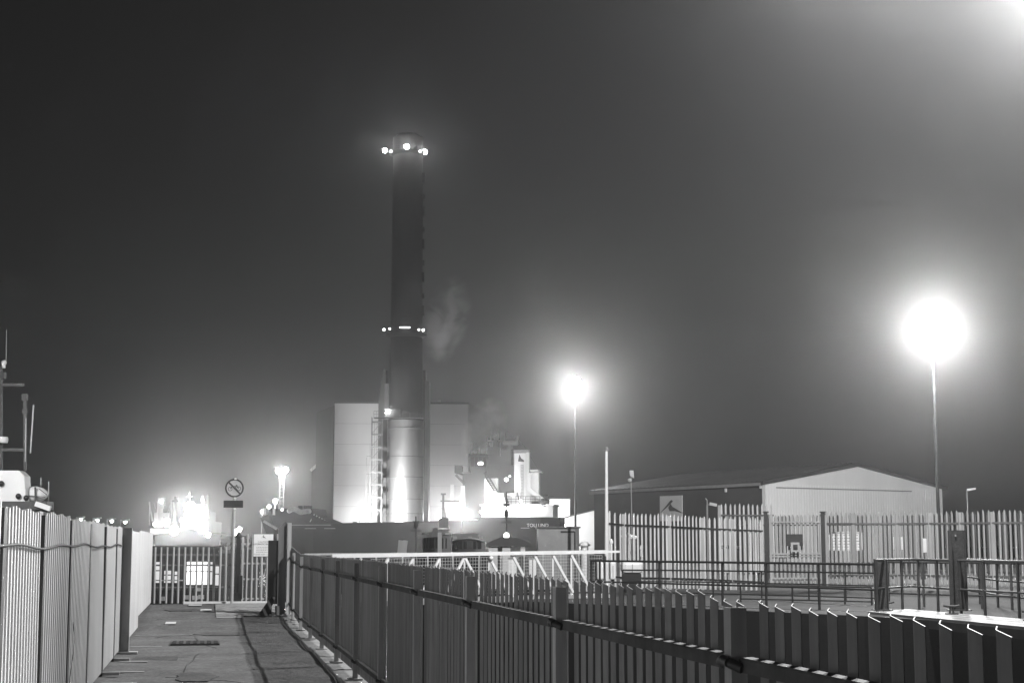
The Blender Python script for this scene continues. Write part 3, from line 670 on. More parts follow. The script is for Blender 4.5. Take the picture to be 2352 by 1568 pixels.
m = MB()
for (xa, xb, y) in ((670, 760, 1205), (700, 726, 1213), (745, 770, 1213), (1196, 1216, 1212)):
    s, z = sp(xa, y, -.05); s2, z2 = sp(xb, y, -.05); m.bar(SP(s, -.06, z), SP(s2, -.06, z), .05, .1)
m.build('hull_seam', 'grey', SH)
#@@MID
# ================================================================== BOATS and things between the lock and the ship
def cabin_boat(px0, px1, pyt, pyb, Y, label, nwin, arc=True):
    a = atY(px0, pyb, Y); b_ = atY(px1, pyb, Y); z0, z1 = a.z, atY(px0, pyt, Y).z; cx_ = (a.x + b_.x) / 2; hw = (b_.x - a.x) / 2
    t = thing('pilot_boat', label, 'boat', (cx_, Y + 1.5, -3), 'small boats moored beside the lock')
    m = MB(); N = 14; vs = []
    for i in range(N + 1):
        u_ = -1.35 + 2.7 * i / N; wv = max(.06, (1 - abs(u_ / 1.37) ** 3)) * 1.6
        for (zz, f) in ((-3.4, .5), (-1.9, .95), (z0 - .05, 1.0)): vs.append(Vector((cx_ + u_ * hw, Y + 1.5 - wv * f, zz)))
        for (zz, f) in ((z0 - .05, 1.0), (-1.9, .95), (-3.4, .5)): vs.append(Vector((cx_ + u_ * hw, Y + 1.5 + wv * f, zz)))
    fs = [(6 * i + k_, 6 * i + 6 + k_, 6 * i + 7 + k_, 6 * i + k_ + 1) for i in range(N) for k_ in range(5)] + [tuple(range(5, -1, -1)), tuple(range(6 * N, 6 * N + 6))]
    m.add(vs, fs); m.build('hull', 'hull', t)
    m = MB(); n = 16; y0, y1 = Y + .5, Y + 2.6
    def yy(u_): return Y + .45 + .9 * abs(u_) ** 3
    vs = []
    for i in range(n + 1):
        u_ = -1 + 2 * i / n; x = cx_ + u_ * hw; zt2 = z1 - (.25 * u_ * u_ if arc else 0) * (z1 - z0)
        vs += [Vector((x, yy(u_), z0)), Vector((x, yy(u_) + .08, zt2)), Vector((x, y1, zt2)), Vector((x, y1, z0))]
    fs = [(4 * i + k_, 4 * i + (k_ + 1) % 4, 4 * i + 4 + (k_ + 1) % 4, 4 * i + 4 + k_) for i in range(n) for k_ in range(4)] + [(0, 1, 2, 3), (4 * n + 3, 4 * n + 2, 4 * n + 1, 4 * n)]
    m.add(vs, fs); cab = m.build('cabin', 'bldd', t)
    for i in range(nwin):
        u0 = -.86 + 1.72 * i / nwin + .05; u1 = -.86 + 1.72 * (i + 1) / nwin - .05
        m = MB(); y_ = (yy(u0)); y2 = yy(u1); m.add([(cx_ + u0 * hw, y_ - .015, z0 + .25 * (z1 - z0)), (cx_ + u1 * hw, y2 - .015, z0 + .25 * (z1 - z0)), (cx_ + u1 * hw, y2 + .03, z0 + .8 * (z1 - z0)), (cx_ + u0 * hw, y_ + .03, z0 + .8 * (z1 - z0))], [(0, 1, 2, 3)])
        m.build('window', 'glass', t)
    m = MB(); pts = [Vector((cx_ + (-1 + 2 * i / n) * hw * .98, yy(-1 + 2 * i / n) - .03, z1 + .01 - (.25 * (-1 + 2 * i / n) ** 2 if arc else 0) * (z1 - z0))) for i in range(n + 1)]
    m.poly(pts, .035, 6); m.build('roof_rim', 'galv', t); return t, cx_, hw, z0, z1
t, cx_, hw, z0, z1 = cabin_boat(1035, 1112, 1236, 1268, 62, 'dark pilot boat with a row of wraparound cabin windows under the big deck lamp', 6)
for px in (1045, 1080, 1104): p = atY(px, 1234, 62.4); MB().box(p, (.07, 0, 0), (0, .07, 0), (0, 0, .05)).build('roof_fitting', 'galv', t)
MB().abox(atY(1040, 1215, 64).x, atY(1098, 1215, 64).x, 64, 64.4, z1 - .05, atY(1, 1224, 64).z).build('upper_rail', 'grey', t)
t, cx_, hw, z0, z1 = cabin_boat(965, 1030, 1226, 1270, 58, 'small workboat with a cluttered roof left of the pilot boat', 4, False)
for (xa, ya, xb, yb, wd) in ((985, 1226, 1006, 1218, .08), (1006, 1218, 1022, 1226, .08), (1000, 1226, 1000, 1211, .16), (1016, 1222, 1034, 1216, .1), (960, 1232, 1016, 1227, .12), (1008, 1200, 1030, 1200, .35)):
    MB().bar(atY(xa, ya, 58.3), atY(xb, yb, 58.3), wd).build('roof_gear', 'galvd' if wd < .3 else 'grey', t)
for (xa, ya, xb, yb, wd) in ((924, 1240, 921, 1270, .25), (932, 1240, 928, 1270, .16), (1010, 1222, 1010, 1268, .14)):
    MB().bar(atY(xa, ya, 57.6), atY(xb, yb, 57.6), wd).build('frame', 'galv', t)
# mast with aerials
def aerial_mast(px, py0, py1, Y, label):
    a = atY(px, py1, Y); b_ = atY(px, py0, Y); t = thing('aerial_mast', label, 'mast', (a.x, Y, -2.6), 'slim masts of the small boats')
    m = MB(); m.tube((a.x, Y, -2.6), (a.x, Y, b_.z), .07, 6, .03); m.build('pole', 'black', t)
    for i, (f, ww) in enumerate(((.25, .14), (.45, .08), (.6, .22), (.85, .05))): m = MB(); z = b_.z + (a.z - b_.z) * f; m.box((a.x, Y, z), (ww, 0, 0), (0, .04, 0), (0, 0, .03 if i % 2 else .05)); m.build('crosspiece', 'black', t)
    m = MB()
    m.lathe((a.x, Y, b_.z + (a.z - b_.z) * .5), [(.04, 0), (.09, .06), (.09, .24), (.04, .3)], 8); m.build('radar_reflector', 'black', t); return t
aerial_mast(955, 1185, 1240, 66, 'dark slim aerial mast against the chimney drum'); aerial_mast(1163, 1130, 1245, 70, 'dark thin aerial mast in front of the ship stern')
# canopy boat
Y = 56.; a = atY(1125, 1247, Y); b_ = atY(1212, 1247, Y)
t = thing('canopy_launch', 'launch with a pitched canopy roof on white pillars, left of the grey cabin', 'boat', ((a.x + b_.x) / 2, Y + 1.2, -3), 'small boats moored beside the lock')
m = MB(); zr = a.z; zt2 = atY(1, 1234, Y).z; m.prism([(a.x - .1, Y, zr - .1), (b_.x + .1, Y, zr - .1), (b_.x + .1, Y, zr), (b_.x - .35, Y, zt2), (a.x + .35, Y, zt2), (a.x - .1, Y, zr)], (0, 2.2, 0)); m.build('canopy', 'bldd', t)
m = MB()
for px, ww in ((1127, .06), (1137, .09), (1163, .14), (1201, .08)): p = atY(px, 1260, Y); m.box((p.x, Y + .2, zr - .85), (ww, 0, 0), (0, .08, 0), (0, 0, .74))
m.build('pillar', 'white', t)
m = MB(); m.abox(a.x - .8, b_.x + .6, Y, Y + 2.3, -3.2, zr - 1.6); m.build('hull', 'hull', t)
m = MB(); p = atY(1163, 1229, Y); m.ball((p.x, Y + .4, p.z), .11, 8, 6); m.tube((p.x, Y + .4, zt2), (p.x, Y + .4, p.z), .03, 5); m.build('masthead_lamp', emit('lens_3', 3.), t)
m = MB(); m.abox(atY(1133, 1215, Y).x, atY(1161, 1215, Y).x, Y + 1.6, Y + 1.66, zr - 1.1, zr - .12); m.build('screen', 'grey', t)
# grey control cabin
Y = 52.; a = atY(1236, 1272, Y); b_ = atY(1330, 1212, Y)
t = thing('control_cabin', 'plain grey steel cabin with an outlined door behind the footbridge', 'cabin', ((a.x + b_.x) / 2, Y, Q))
m = MB(); m.abox(a.x, b_.x - .12, Y, Y + 2.4, Q, b_.z); m.build('wall', 'grey', t)
m = MB(); m.abox(a.x - .05, b_.x + .05, Y - .06, Y + 2.45, b_.z, b_.z + .05); m.abox(b_.x - .12, b_.x, Y - .02, Y + 2.4, Q, b_.z); m.build('corner_trim', 'galvd', t)
m = MB(); d0_, d1_ = atY(1288, 1215, Y).x, atY(1320, 1215, Y).x; m.bar((d0_, Y - .012, b_.z - .12), (d1_, Y - .012, b_.z - .12), .02, .05); m.bar((d1_, Y - .012, b_.z - .12), (d1_, Y - .012, Q), .03, .06); m.build('door_seal', 'black', t)
# footbridge: two white truss parapets with mesh
FA = atY(762, 1276.5, 40.2); FB = atY(1392, 1266.5, 43.8)
def fpt(px, back=0.0): 
    f_ = (px - 762) / (1392 - 762.0); Y_ = 40.2 + (43.8 - 40.2) * f_; p = atY(px, 1276.5 + (1266.5 - 1276.5) * f_, Y_); return p + Vector((0, back, 0))
FBR = thing('footbridge', 'white truss footbridge with braced parapets and mesh behind the near fence', 'footbridge', ((FA + FB) / 2 - UP * 1.3))
MB().bar(FA, FB, .08, .095).build('top_rail', 'white', FBR)
MB().bar(FB, atY(1422, 1266, 44.0), .06, .06).build('rail_end', 'white', FBR)
MB().bar(atY(700, 1272.5, 41.6), fpt(1392, 1.6) - UP * .02, .05, .05).build('rear_rail', 'galv', FBR)
mid = 1067
for px in (830, 892, 950, 1011, 1067, 1123, 1178, 1228, 1270, 1312):
    p = fpt(px); MB().bar(p - UP * .05, p - UP * 1.15, .045, .055).build('upright', 'white', FBR)
    if px < mid: sg = (-1,)
    elif px == mid: sg = (-1, 1)
    else: sg = (1,)
    for q in sg:
        e = fpt(px + q * 46) - UP * 1.08; MB().bar(p + Vector((0, -.03, -.07)), e + Vector((0, -.03, 0)), .05, .065).build('brace', 'white', FBR)
for px in (760, 800, 852, 915, 975, 1035, 1098, 1150, 1205, 1250, 1292, 1335):
    p = fpt(px, 1.6); MB().bar(p, p - UP * 1.1, .04, .05).build('rear_upright', 'galv', FBR)
m = MB()
L0 = fpt(840, 1.55); L1 = fpt(1390, 1.55); dv = L1 - L0
for i in range(86): 
    p = L0 + dv * (i / 85); m.bar(p - UP * .1, p - UP * 1.12, .008)
for i in range(12): m.bar(L0 - UP * (.1 + i * .09), L1 - UP * (.1 + i * .09), .009)
m.build('mesh_panel', 'galv', FBR)
m = MB(); m.prism([fpt(640) - UP * 1.16, fpt(1400) - UP * 1.16, fpt(1400, 1.7) - UP * 1.16, fpt(640, 1.7) - UP * 1.16], UP * -.12); m.build('deck', 'timber', FBR)
m = MB(); p = fpt(1128) + Vector((0, -.08, -.12)); m.ball(p, .06, 10, 8); m.build('bulkhead_lamp', 'white', FBR)
# pale boxes seen through the mesh
for (px0, px1, py0, py1, Y_, lab, nm, ct) in ((1215, 1232, 1282, 1312, 47, 'pale upright locker glimpsed through the footbridge mesh', 'locker', 'locker'), (1168, 1187, 1282, 1320, 47.5, 'white cabinet glimpsed low through the middle of the footbridge mesh', 'cabinet', 'cabinet')):
    a = atY(px0, py1, Y_); b_ = atY(px1, py0, Y_); t = thing(nm, lab, ct, ((a.x + b_.x) / 2, Y_, Q))
    MB().abox(a.x, b_.x, Y_, Y_ + .5, Q, b_.z).build('body', 'white', t); MB().abox((a.x + b_.x) / 2 - .008, (a.x + b_.x) / 2 + .008, Y_ - .01, Y_ + .1, Q + .02, b_.z - .02).build('door_gap', 'dark', t); MB().abox(a.x - .03, b_.x + .03, Y_ - .03, Y_ + .53, b_.z, b_.z + .03).build('lid', 'grey', t)
#@@RIGHT
# ================================================================== RIGHT QUAY
# palisade fences of pointed pales
def palisade(pts, base, h, label, rails=((.30, .05),), post_every=True, mt='galv', group='pointed palisade fence runs on the far quay', pitch=.155, railm='galvd', front=True, slope=False):
    o = Vector((pts[0].x, pts[0].y, base)); t = thing('palisade_run', label, 'fence', o, group)
    for i in range(len(pts) - 1):
        a = Vector((pts[i].x, pts[i].y, base - .022 * i * (2 if slope else 0))); b_ = Vector((pts[i + 1].x, pts[i + 1].y, base - .022 * (i + 1) * (2 if slope else 0))); n = max(2, int((b_ - a).length / pitch))
        m = MB(); pale_row(m, a, b_, n, .04, h, .064, jit=.03); m.build('pale_panel', mt, t)
        dn = (b_ - a).normalized(); nn = dn.cross(UP) * (.045 if front else -.045)
        for (zr, th) in ((h - .42, .05), (.35, .05)): MB().bar(a + nn + UP * zr, b_ + nn + UP * zr, .04, th).build('rail', railm, t)
        MB().bar(a + nn * .4, a + nn * .4 + UP * (h - .08), .09, .09).build('post', 'galv', t)
    return t
GBZ = .42
f1 = [atY(1394, 1200, 49.6), atY(1431, 1200, 49.9), atY(1536, 1200, 50.7), atY(1612, 1200, 51.6), atY(1682, 1200, 51.5), atY(1752, 1200, 51.3)]
palisade(f1, GBZ, 2.40, 'pointed palisade run with a dark top rail from the white flagpole to the gate', railm='black', mt='pale', slope=True)
f2 = [atY(1894, 1200, 51.4), atY(1958, 1200, 51.8), atY(2060, 1200, 51.6), atY(2135, 1200, 51), atY(2205, 1200, 50.3), atY(2278, 1200, 49.6), atY(2400, 1200, 48.8)]
palisade(f2, GBZ, 2.42, 'pointed palisade run with pale signs right of the gate, behind the tall dark pile', railm='galvd', mt='galv')
f3 = [atY(1652, 1200, 54.5), atY(1776, 1200, 55)]
palisade(f3, GBZ, 2.75, 'taller pointed palisade run standing behind the first run', mt='pale')
f4 = [atY(1670, 1200, 61), atY(1800, 1200, 62), atY(2100, 1200, 60), atY(2400, 1200, 56)]
palisade(f4, GBZ, 2.5, 'pointed palisade run furthest back, seen only in gaps between nearer pales', mt='galvd')
# palisade gate with frame
ga = atY(1768, 1200, 51.5); gb = atY(1884, 1200, 51.5)
t = thing('palisade_gate', 'framed palisade gate leaf with a lock box between the two fence runs', 'gate', (ga.x, ga.y, GBZ))
m = MB(); pale_row(m, Vector((ga.x, ga.y, GBZ)), Vector((gb.x, gb.y, GBZ)), 12, .08, 2.33, .07, jit=.02); m.build('pale_panel', 'galv', t)
m = MB()
for z in (2.05, .95, 1.03, .25): m.bar(Vector((ga.x, ga.y - .05, GBZ + z)), Vector((gb.x, gb.y - .05, GBZ + z)), .05, .05)
for x in (ga.x, gb.x): m.bar((x, ga.y - .05, GBZ + .1), (x, ga.y - .05, GBZ + 2.3), .07, .07)
m.build('frame', 'galv', t)
m = MB(); p = atY(1944 * .9408, 1215, 56.3); px_ = atY(1825, 1226, 51.3); m.abox(px_.x - .26, px_.x + .26, 51.28, 51.4, px_.z - .38, px_.z + .0); m.build('lock_shield', 'dark', t)
m = MB(); px_ = atY(1826, 1255, 51.2); m.abox(px_.x - .14, px_.x + .14, 51.16, 51.26, px_.z - .16, px_.z + .14); m.build('lock_box', 'galv', t); m = MB(); m.abox(px_.x - .07, px_.x + .07, 51.12, 51.155, px_.z - .08, px_.z + .07); m.build('keyhole_plate', 'dark', t)
for px, lab in ((1759, 'dark square gate post left of the palisade gate'), (1890, 'dark square gate post right of the palisade gate')):
    p = atY(px, 1200, 51.3); q = Vector((p.x, p.y, GBZ)); tt = thing('palisade_gate_post', lab, 'gate post', q, 'posts of the palisade gate')
    MB().bar(q, q + UP * 2.35, .11, .11).build('shaft', 'dark', tt); MB().box(q + UP * 2.37, (.085, 0, 0), (0, .085, 0), (0, 0, .02)).build('cap', 'dark', tt)
# signs on the fence
def board(px0, px1, py0, py1, Y, label, lines=0, frame=False, name='notice_board', mt='board', ln='signgrey'):
    a = atY(px0, py1, Y); b_ = atY(px1, py0, Y); c = (a + b_) / 2; t = thing(name, label, 'sign', (c.x, Y, a.z), 'pale notices on the far palisade')
    MB().abox(a.x, b_.x, Y - .012, Y, a.z, b_.z).build('board', mt, t)
    if lines:
        m = MB()
        for k_ in range(lines):
            z = b_.z - (b_.z - a.z) * (k_ + 1) / (lines + 1); x = a.x + .04
            while x < b_.x - .1:
                w_ = random.uniform(.04, .14); m.abox(x, min(x + w_, b_.x - .03), Y - .016, Y - .011, z - .012, z + .012); x += w_ + .04
        m.build('print_line', ln, t)
    if frame:
        m = MB(); 
        for (x, z, x2, z2) in ((a.x, a.z, b_.x, a.z), (a.x, b_.z, b_.x, b_.z), (a.x, a.z, a.x, b_.z), (b_.x, a.z, b_.x, b_.z)): m.bar((x, Y - .02, z), (x2, Y - .02, z2), .05, .05)
        m.build('frame', 'white', t)
    else:
        MB().abox(a.x - .015, b_.x + .015, Y + .001, Y + .008, a.z - .015, b_.z + .015).build('backing', 'grey', t)
    return t
board(1762, 1798, 1222, 1255, 60, 'white notice with grey print lines behind the pales left of the gate', 4) if False else None
board(1658, 1700, 1284 - 52 + 96 - 12 - 10 - 53, 1316 - 58, 51.9, 'white notice with grey print behind the pales left of the palisade gate', 5)
board(1906, 1978, 1206 + 68 - 52, 1262, 51.98, 'large white framed information board behind the pales', 5, True)
board(2052, 2073, 1232, 1262, 51.78, 'blank white plate, left one of the pair right of the framed board', 0)
board(2119, 2137, 1236, 1268, 51.3, 'blank white plate between the left plate and the stacked plates', 0)
board(2186, 2212, 1230, 1250, 50.7, 'crumpled white plate above another one, left of the tall dark pile', 1); board(2186, 2212, 1268, 1290, 50.7, 'white plate below the crumpled one, left of the tall dark pile', 0)
# handrails
def handrail(pts, z, h, label, posts, r=.028, mids=(.5,), mt='black', grp='tubular handrails on the far quay', stub=True):
    o = Vector((pts[0].x, pts[0].y, z)); t = thing('handrail', label, 'handrail', o, grp)
    Q_ = [Vector((p.x, p.y, z)) for p in pts]
    MB().poly([p + UP * h for p in Q_], r).build('top_rail', mt, t)
    for f_ in mids: MB().poly([p + UP * h * f_ for p in Q_], r * .8).build('mid_rail', mt, t)
    tot = sum((b_ - a).length for a, b_ in zip(Q_, Q_[1:]))
    for u_ in posts:
        d = tot * u_; 
        for a, b_ in zip(Q_, Q_[1:]):
            L = (b_ - a).length
            if d <= L + 1e-4: p = a + (b_ - a) * (d / L); break
            d -= L
        m = MB(); m.tube(p, p + UP * h, r * 1.1, 7); m.lathe(p, [(r * 2.4, 0), (r * 2.4, .015)], 8); m.build('stanchion', mt, t)
    return t
def onq(px, Y, z=Q): p = atY(px, 1300, Y); return Vector((p.x, p.y, z))
handrail([onq(1358, 42.2), onq(1521, 40), onq(1680, 38), onq(1789, 36.8), onq(2012, 34.2)], Q - .06, 1.08, 'long dark handrail along the lock edge in front of the palisade', (0, .035, .27, .50, .645, .82, 1))
handrail([onq(1430, 46), onq(1600, 45.0), onq(1740, 43.6), onq(1880, 42.2), onq(2040, 40.5)], Q - .12, .84, 'low dark ramp rail behind the long handrail', (.0, .33, .52, .70, .84, 1), mids=(.62, .25), r=.022)
handrail([onq(1700, 40.6), onq(1850, 39.6), onq(2000, 38.5)], Q - .2, .62, 'lowest dark rail crossing behind the long handrail stanchions', (0, .2, .4, .6, .8, 1), mids=(.45,), r=.022)
handrail([onq(2012, 33.6), onq(2092, 35.5), onq(2190, 33.2), onq(2400, 29.8)], Q - .02, 1.13, 'bright topped handrail on the bright walkway with the cleats', (0, .20, .33, .46, .6, .72, .88, 1), mids=(.48,), mt='dark')
handrail([onq(2036, 38.2), onq(2160, 37), onq(2400, 35)], Q - .1, 1.13, 'second handrail running behind the bright topped one', (0, .25, .45, .62, .8, 1), mids=(.35, .0), mt='dark')
handrail([onq(2205, 42), onq(2300, 36.5), onq(2420, 33)], Q - .05, 1.12, 'slanting handrail behind the tall dark pile at the right edge', (0, .3, .55, .8, 1), mids=(.6, .3), mt='black')
# low white fence pieces / dark panel behind rails
# dark H piles
def pile(px0, px1, pyt, pyb, Y, label):
    a = atY(px0, pyb, Y); b_ = atY(px1, pyt, Y); c = Vector(((a.x + b_.x) / 2, Y, a.z)); w2 = (b_.x - a.x) / 2
    t = thing('steel_pile', label, 'post', c, 'dark steel piles on the walkway')
    m = MB(); m.abox(a.x, b_.x, Y - .012, Y + .012, a.z, b_.z); m.abox(a.x, a.x + .02, Y - .12, Y - .013, a.z, b_.z); m.abox(b_.x - .02, b_.x, Y - .12, Y - .013, a.z, b_.z); m.abox(a.x, a.x + .02, Y + .013, Y + .12, a.z, b_.z); m.abox(b_.x - .02, b_.x, Y + .013, Y + .12, a.z, b_.z); m.build('section', 'iron', t)
    m = MB(); m.abox(a.x - .06, b_.x + .06, Y - .17, Y + .17, a.z - .02, a.z); m.build('base_plate', 'dark', t)
    return t, a, b_
t, a, b_ = pile(2186, 2214, 1217, 1399, 33.0, 'tall dark steel pile standing on the bright walkway'); MB().abox(a.x + .11, a.x + .14, 32.97, 32.985, b_.z - .13, b_.z - .09).build('shackle_hole', 'galv', t)
pile(2012, 2036, 1283, 1398, 34.0, 'short dark steel pile at the left end of the bright walkway')
# bright walkway with planks over lock gate
wz = .35
wp = [(1992, 1403.5), (2352, 1438.5), (2420, 1445)]; wb = [(2420, 1424), (2352, 1420.5), (2085, 1397.5)]
t = thing('lock_walkway', 'bright white boarded walkway on top of the lock gate', 'walkway', atz(2200, 1415, wz - 1))
m = MB(); pts = [atz(x, y, wz) for x, y in wp + wb]
for i in range(4):
    f0, f1_ = i / 4 + .012, (i + 1) / 4 - .012
    fr = [pts[0], pts[1], pts[2]]; bk_ = [pts[5], pts[4], pts[3]]
    quad = [fr[j].lerp(bk_[j], f0) for j in range(3)] + [fr[j].lerp(bk_[j], f1_) for j in (2, 1, 0)]
    m.prism(quad, UP * -.05)
m.build('board', mat('worn_white_board', .24, .6, 0, .2, 3), t)
m = MB(); m.prism([p - UP * .054 for p in pts], UP * -.16); m.build('beam', 'dark', t)
m = MB(); q = [p - UP * .22 for p in pts]; m.prism([q[0].lerp(q[5], .1), q[1].lerp(q[4], .1), q[2].lerp(q[3], .1), q[3], q[4], q[5]], UP * -3.0); m.build('gate_leaf', 'black', t)
# mooring cleats
def cleat(px, py, label):
    p = atz(px, py, wz); t = thing('mooring_cleat', label, 'cleat', p, 'mooring cleats on the bright walkway')
    m = MB(); m.box(p + UP * .012, (.12, 0, 0), (0, .07, 0), (0, 0, .012)); m.build('base', 'iron', t)
    m = MB(); 
    for s in (-1, 1): m.tube(p + Vector((s * .035, 0, .02)), p + Vector((s * .03, 0, .15)), .022, 8, .018)
    m.build('stem', 'iron', t)
    m = MB(); m.poly([p + Vector((-.16, 0, .175)), p + Vector((-.08, 0, .16)), p + Vector((.08, 0, .16)), p + Vector((.16, 0, .175))], .024, 8); m.build('horn', 'iron', t)
cleat(2037, 1400.5, 'small dark mooring cleat at the foot of the short pile'); cleat(2186, 1410, 'dark mooring cleat just left of the tall pile base, at the front edge'); cleat(2368 * .9408 + 140, 1425, 'dark mooring cleat nearest the right edge of the view')
cleat(2205, 1402, 'dark mooring cleat tucked in front of the tall pile, set back')
# flagpole, lamp columns, cctv
fp = atY(1393, 1300, 48.2); top = atY(1387.5, 1036, 48.2)
t = thing('flagpole', 'tall bare white pole at the left end of the palisade', 'pole', (fp.x, fp.y, Q))
MB().tube((fp.x, fp.y, Q), (top.x + .07, fp.y, top.z), .075, 10, .04).build('mast', 'white', t); m = MB(); m.ball((top.x + .07, fp.y, top.z + .09), .05, 8, 6); m.box((top.x + .07, fp.y, top.z + .04), (.1, 0, 0), (0, .03, 0), (0, 0, .012)); m.build('finial', 'grey', t)
# slim camera columns
p = atY(1452, 1250, 60); tp = atY(1452, 1098, 60)
t = thing('antenna_column', 'thin pole carrying a white panel antenna left of the bird logo board', 'pole', (p.x, 60, GBZ))
MB().tube((p.x, 60, GBZ), (p.x - .02, 60, tp.z + .2), .025, 6, .02).build('pole', 'galv', t)
a = atY(1447, 1097, 60); b_ = atY(1456, 1080, 60); m = MB(); m.hexa([Vector((a.x, 59.9, a.z + .08)), Vector((b_.x, 59.9, a.z - .02)), Vector((b_.x, 60.05, a.z - .02)), Vector((a.x, 60.05, a.z + .08)), Vector((a.x - .02, 59.9, b_.z)), Vector((b_.x - .02, 59.9, b_.z)), Vector((b_.x - .02, 60.05, b_.z)), Vector((a.x - .02, 60.05, b_.z))]); m.build('panel', 'white', t)
m = MB(); q = atY(1446, 1102, 59.9); m.ball(q, .07, 8, 6); m.build('sensor', 'white', t)
p = atY(1625, 1250, 62); tp = atY(1624, 1158, 62)
t = thing('camera_column', 'pale pole with a white security camera right of the bird logo board', 'security camera', (p.x, 62, GBZ))
MB().tube((p.x, 62, GBZ), (tp.x, 62, tp.z), .04, 8, .035).build('pole', 'galv', t)
a = atY(1631, 1159, 61.9); m = MB(); m.box(a + Vector((.12, 0, .02)), (.14, 0, -.03), (0, .06, 0), (.01, 0, .055)); m.build('camera', 'white', t)
m = MB(); m.poly([tp, tp + UP * .16, tp + UP * .24 + Vector((-.06, 0, 0))], .02, 6); m.bar(tp, a, .05); m.build('bracket', 'galv', t)
# small street lamp far right
def street_lamp(px, pyt, Y, label, lit=0, I=0, gz_=.4, r=.05, grp='far street lamps'):
    p = atY(px, pyt, Y); t = thing('street_lamp', label, 'street lamp', (p.x, Y, gz_), grp)
    MB().tube((p.x, Y, gz_), (p.x, Y, p.z), r, 6, r * .7).build('pole', 'galv', t)
    s = Y / 100.; MB().hexa([p + Vector((0, -.06 * s, 0)), p + Vector((.55 * s, -.06 * s, .1 * s)), p + Vector((.55 * s, .06 * s, .1 * s)), p + Vector((0, .06 * s, 0)), p + Vector((0, -.06 * s, .14 * s)), p + Vector((.55 * s, -.06 * s, .2 * s)), p + Vector((.55 * s, .06 * s, .2 * s)), p + Vector((0, .06 * s, .14 * s))]).build('lamp_head', 'white', t)
    if lit:
        MB().ball(p + Vector((.3 * s, 0, .0)), .08 * s, 8, 6).build('lens', emit('lens_%g' % lit, lit), t)
        if I > 200: light(t, p + Vector((.3 * s, -.2 * s, -.25 * s)), I, .2)
    return t
street_lamp(2221, 1127, 120, 'small unlit street lamp beyond the fence near the right edge')
for i, (px, py) in enumerate(((175, 1192), (213, 1194), (246, 1196), (277, 1198.5))):
    street_lamp(px, py, 330 + i * 22, ('first', 'second', 'third', 'last')[i] + ' from the left of the row of tiny lit street lamps above the hoarding', 60., 110., 0.6, .12)
# ------------------------------------------------------------------ shed
S0 = atY(1760, 1250, 130); S1 = atY(1365, 1250, 152); S2 = atY(2168, 1250, 142)
def at_h(v, h): return Vector((v.x, v.y, h))
eh = atY(1760, 1110, 130).z; rh = atY(1962, 1071, 136).z; S3 = S1 + (S2 - S0); MID0 = (S0 + S2) / 2; MID1 = (S1 + S3) / 2
WH = thing('warehouse', 'long low warehouse with a pale lit gable and a dark side wall', 'building', (MID0.x, MID0.y, .3))
sd = (S1 - S0).normalized(); gd = (S2 - S0).normalized()
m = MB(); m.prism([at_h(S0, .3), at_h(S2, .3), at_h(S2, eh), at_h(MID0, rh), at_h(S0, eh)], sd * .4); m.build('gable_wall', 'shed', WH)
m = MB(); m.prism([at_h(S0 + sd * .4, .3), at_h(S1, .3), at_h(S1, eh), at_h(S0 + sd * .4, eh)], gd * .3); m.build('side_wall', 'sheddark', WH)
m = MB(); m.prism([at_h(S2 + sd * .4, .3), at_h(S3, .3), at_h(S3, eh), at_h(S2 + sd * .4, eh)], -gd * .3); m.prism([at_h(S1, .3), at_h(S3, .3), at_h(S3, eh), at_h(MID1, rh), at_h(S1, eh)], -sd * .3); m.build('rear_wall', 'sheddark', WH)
m = MB(); ov = -sd * .25
for (e0, e1, sg) in ((S0, S1, -1), (S2, S3, 1)):
    a = at_h(e0, eh) + ov + gd * sg * .5 - UP * .12; b_ = at_h(e1, eh) + gd * sg * .5 - UP * .12; c = at_h(MID1, rh); d = at_h(MID0, rh) + ov
    m.hexa([a, b_, c, d, a + UP * .3, b_ + UP * .3, c + UP * .3, d + UP * .3])
m.build('roof', 'shedroof', WH)
m = MB()
for i in range(1, 40):
    f_ = i / 40; a = at_h(S0.lerp(S1, f_), eh + .2) - gd * .4; b_ = at_h(MID0.lerp(MID1, f_), rh + .32); m.bar(a, b_, .12, .1)
m.build('roof_rib', 'shedroof', WH)
m = MB(); g0 = at_h(S0, eh - .05) - gd * .42; g1 = at_h(S1, eh - .05) - gd * .42; m.bar(g0, g1, .25, .25); m.build('gutter', 'grey', WH)
m = MB(); yj = at_h(S0, eh - .25) - sd * .02; m.bar(at_h(S0, eh - .3) - sd * .03 + gd * 1.2, at_h(S2, eh - .3) - sd * .03 - gd * 4, .05, .1); m.build('cladding_joint', 'grey', WH)
m = MB()
for i in range(1, 70): x = S0.lerp(S2, i / 70); m.box(at_h(x, (eh + .3) / 2) - sd * .012, gd * .05, sd * .012, UP * ((eh - .3) / 2))
m.build('gable_rib', 'shed', WH)
for (px, py) in ((1668, 1196 * .94), (1858, 1118)): pass
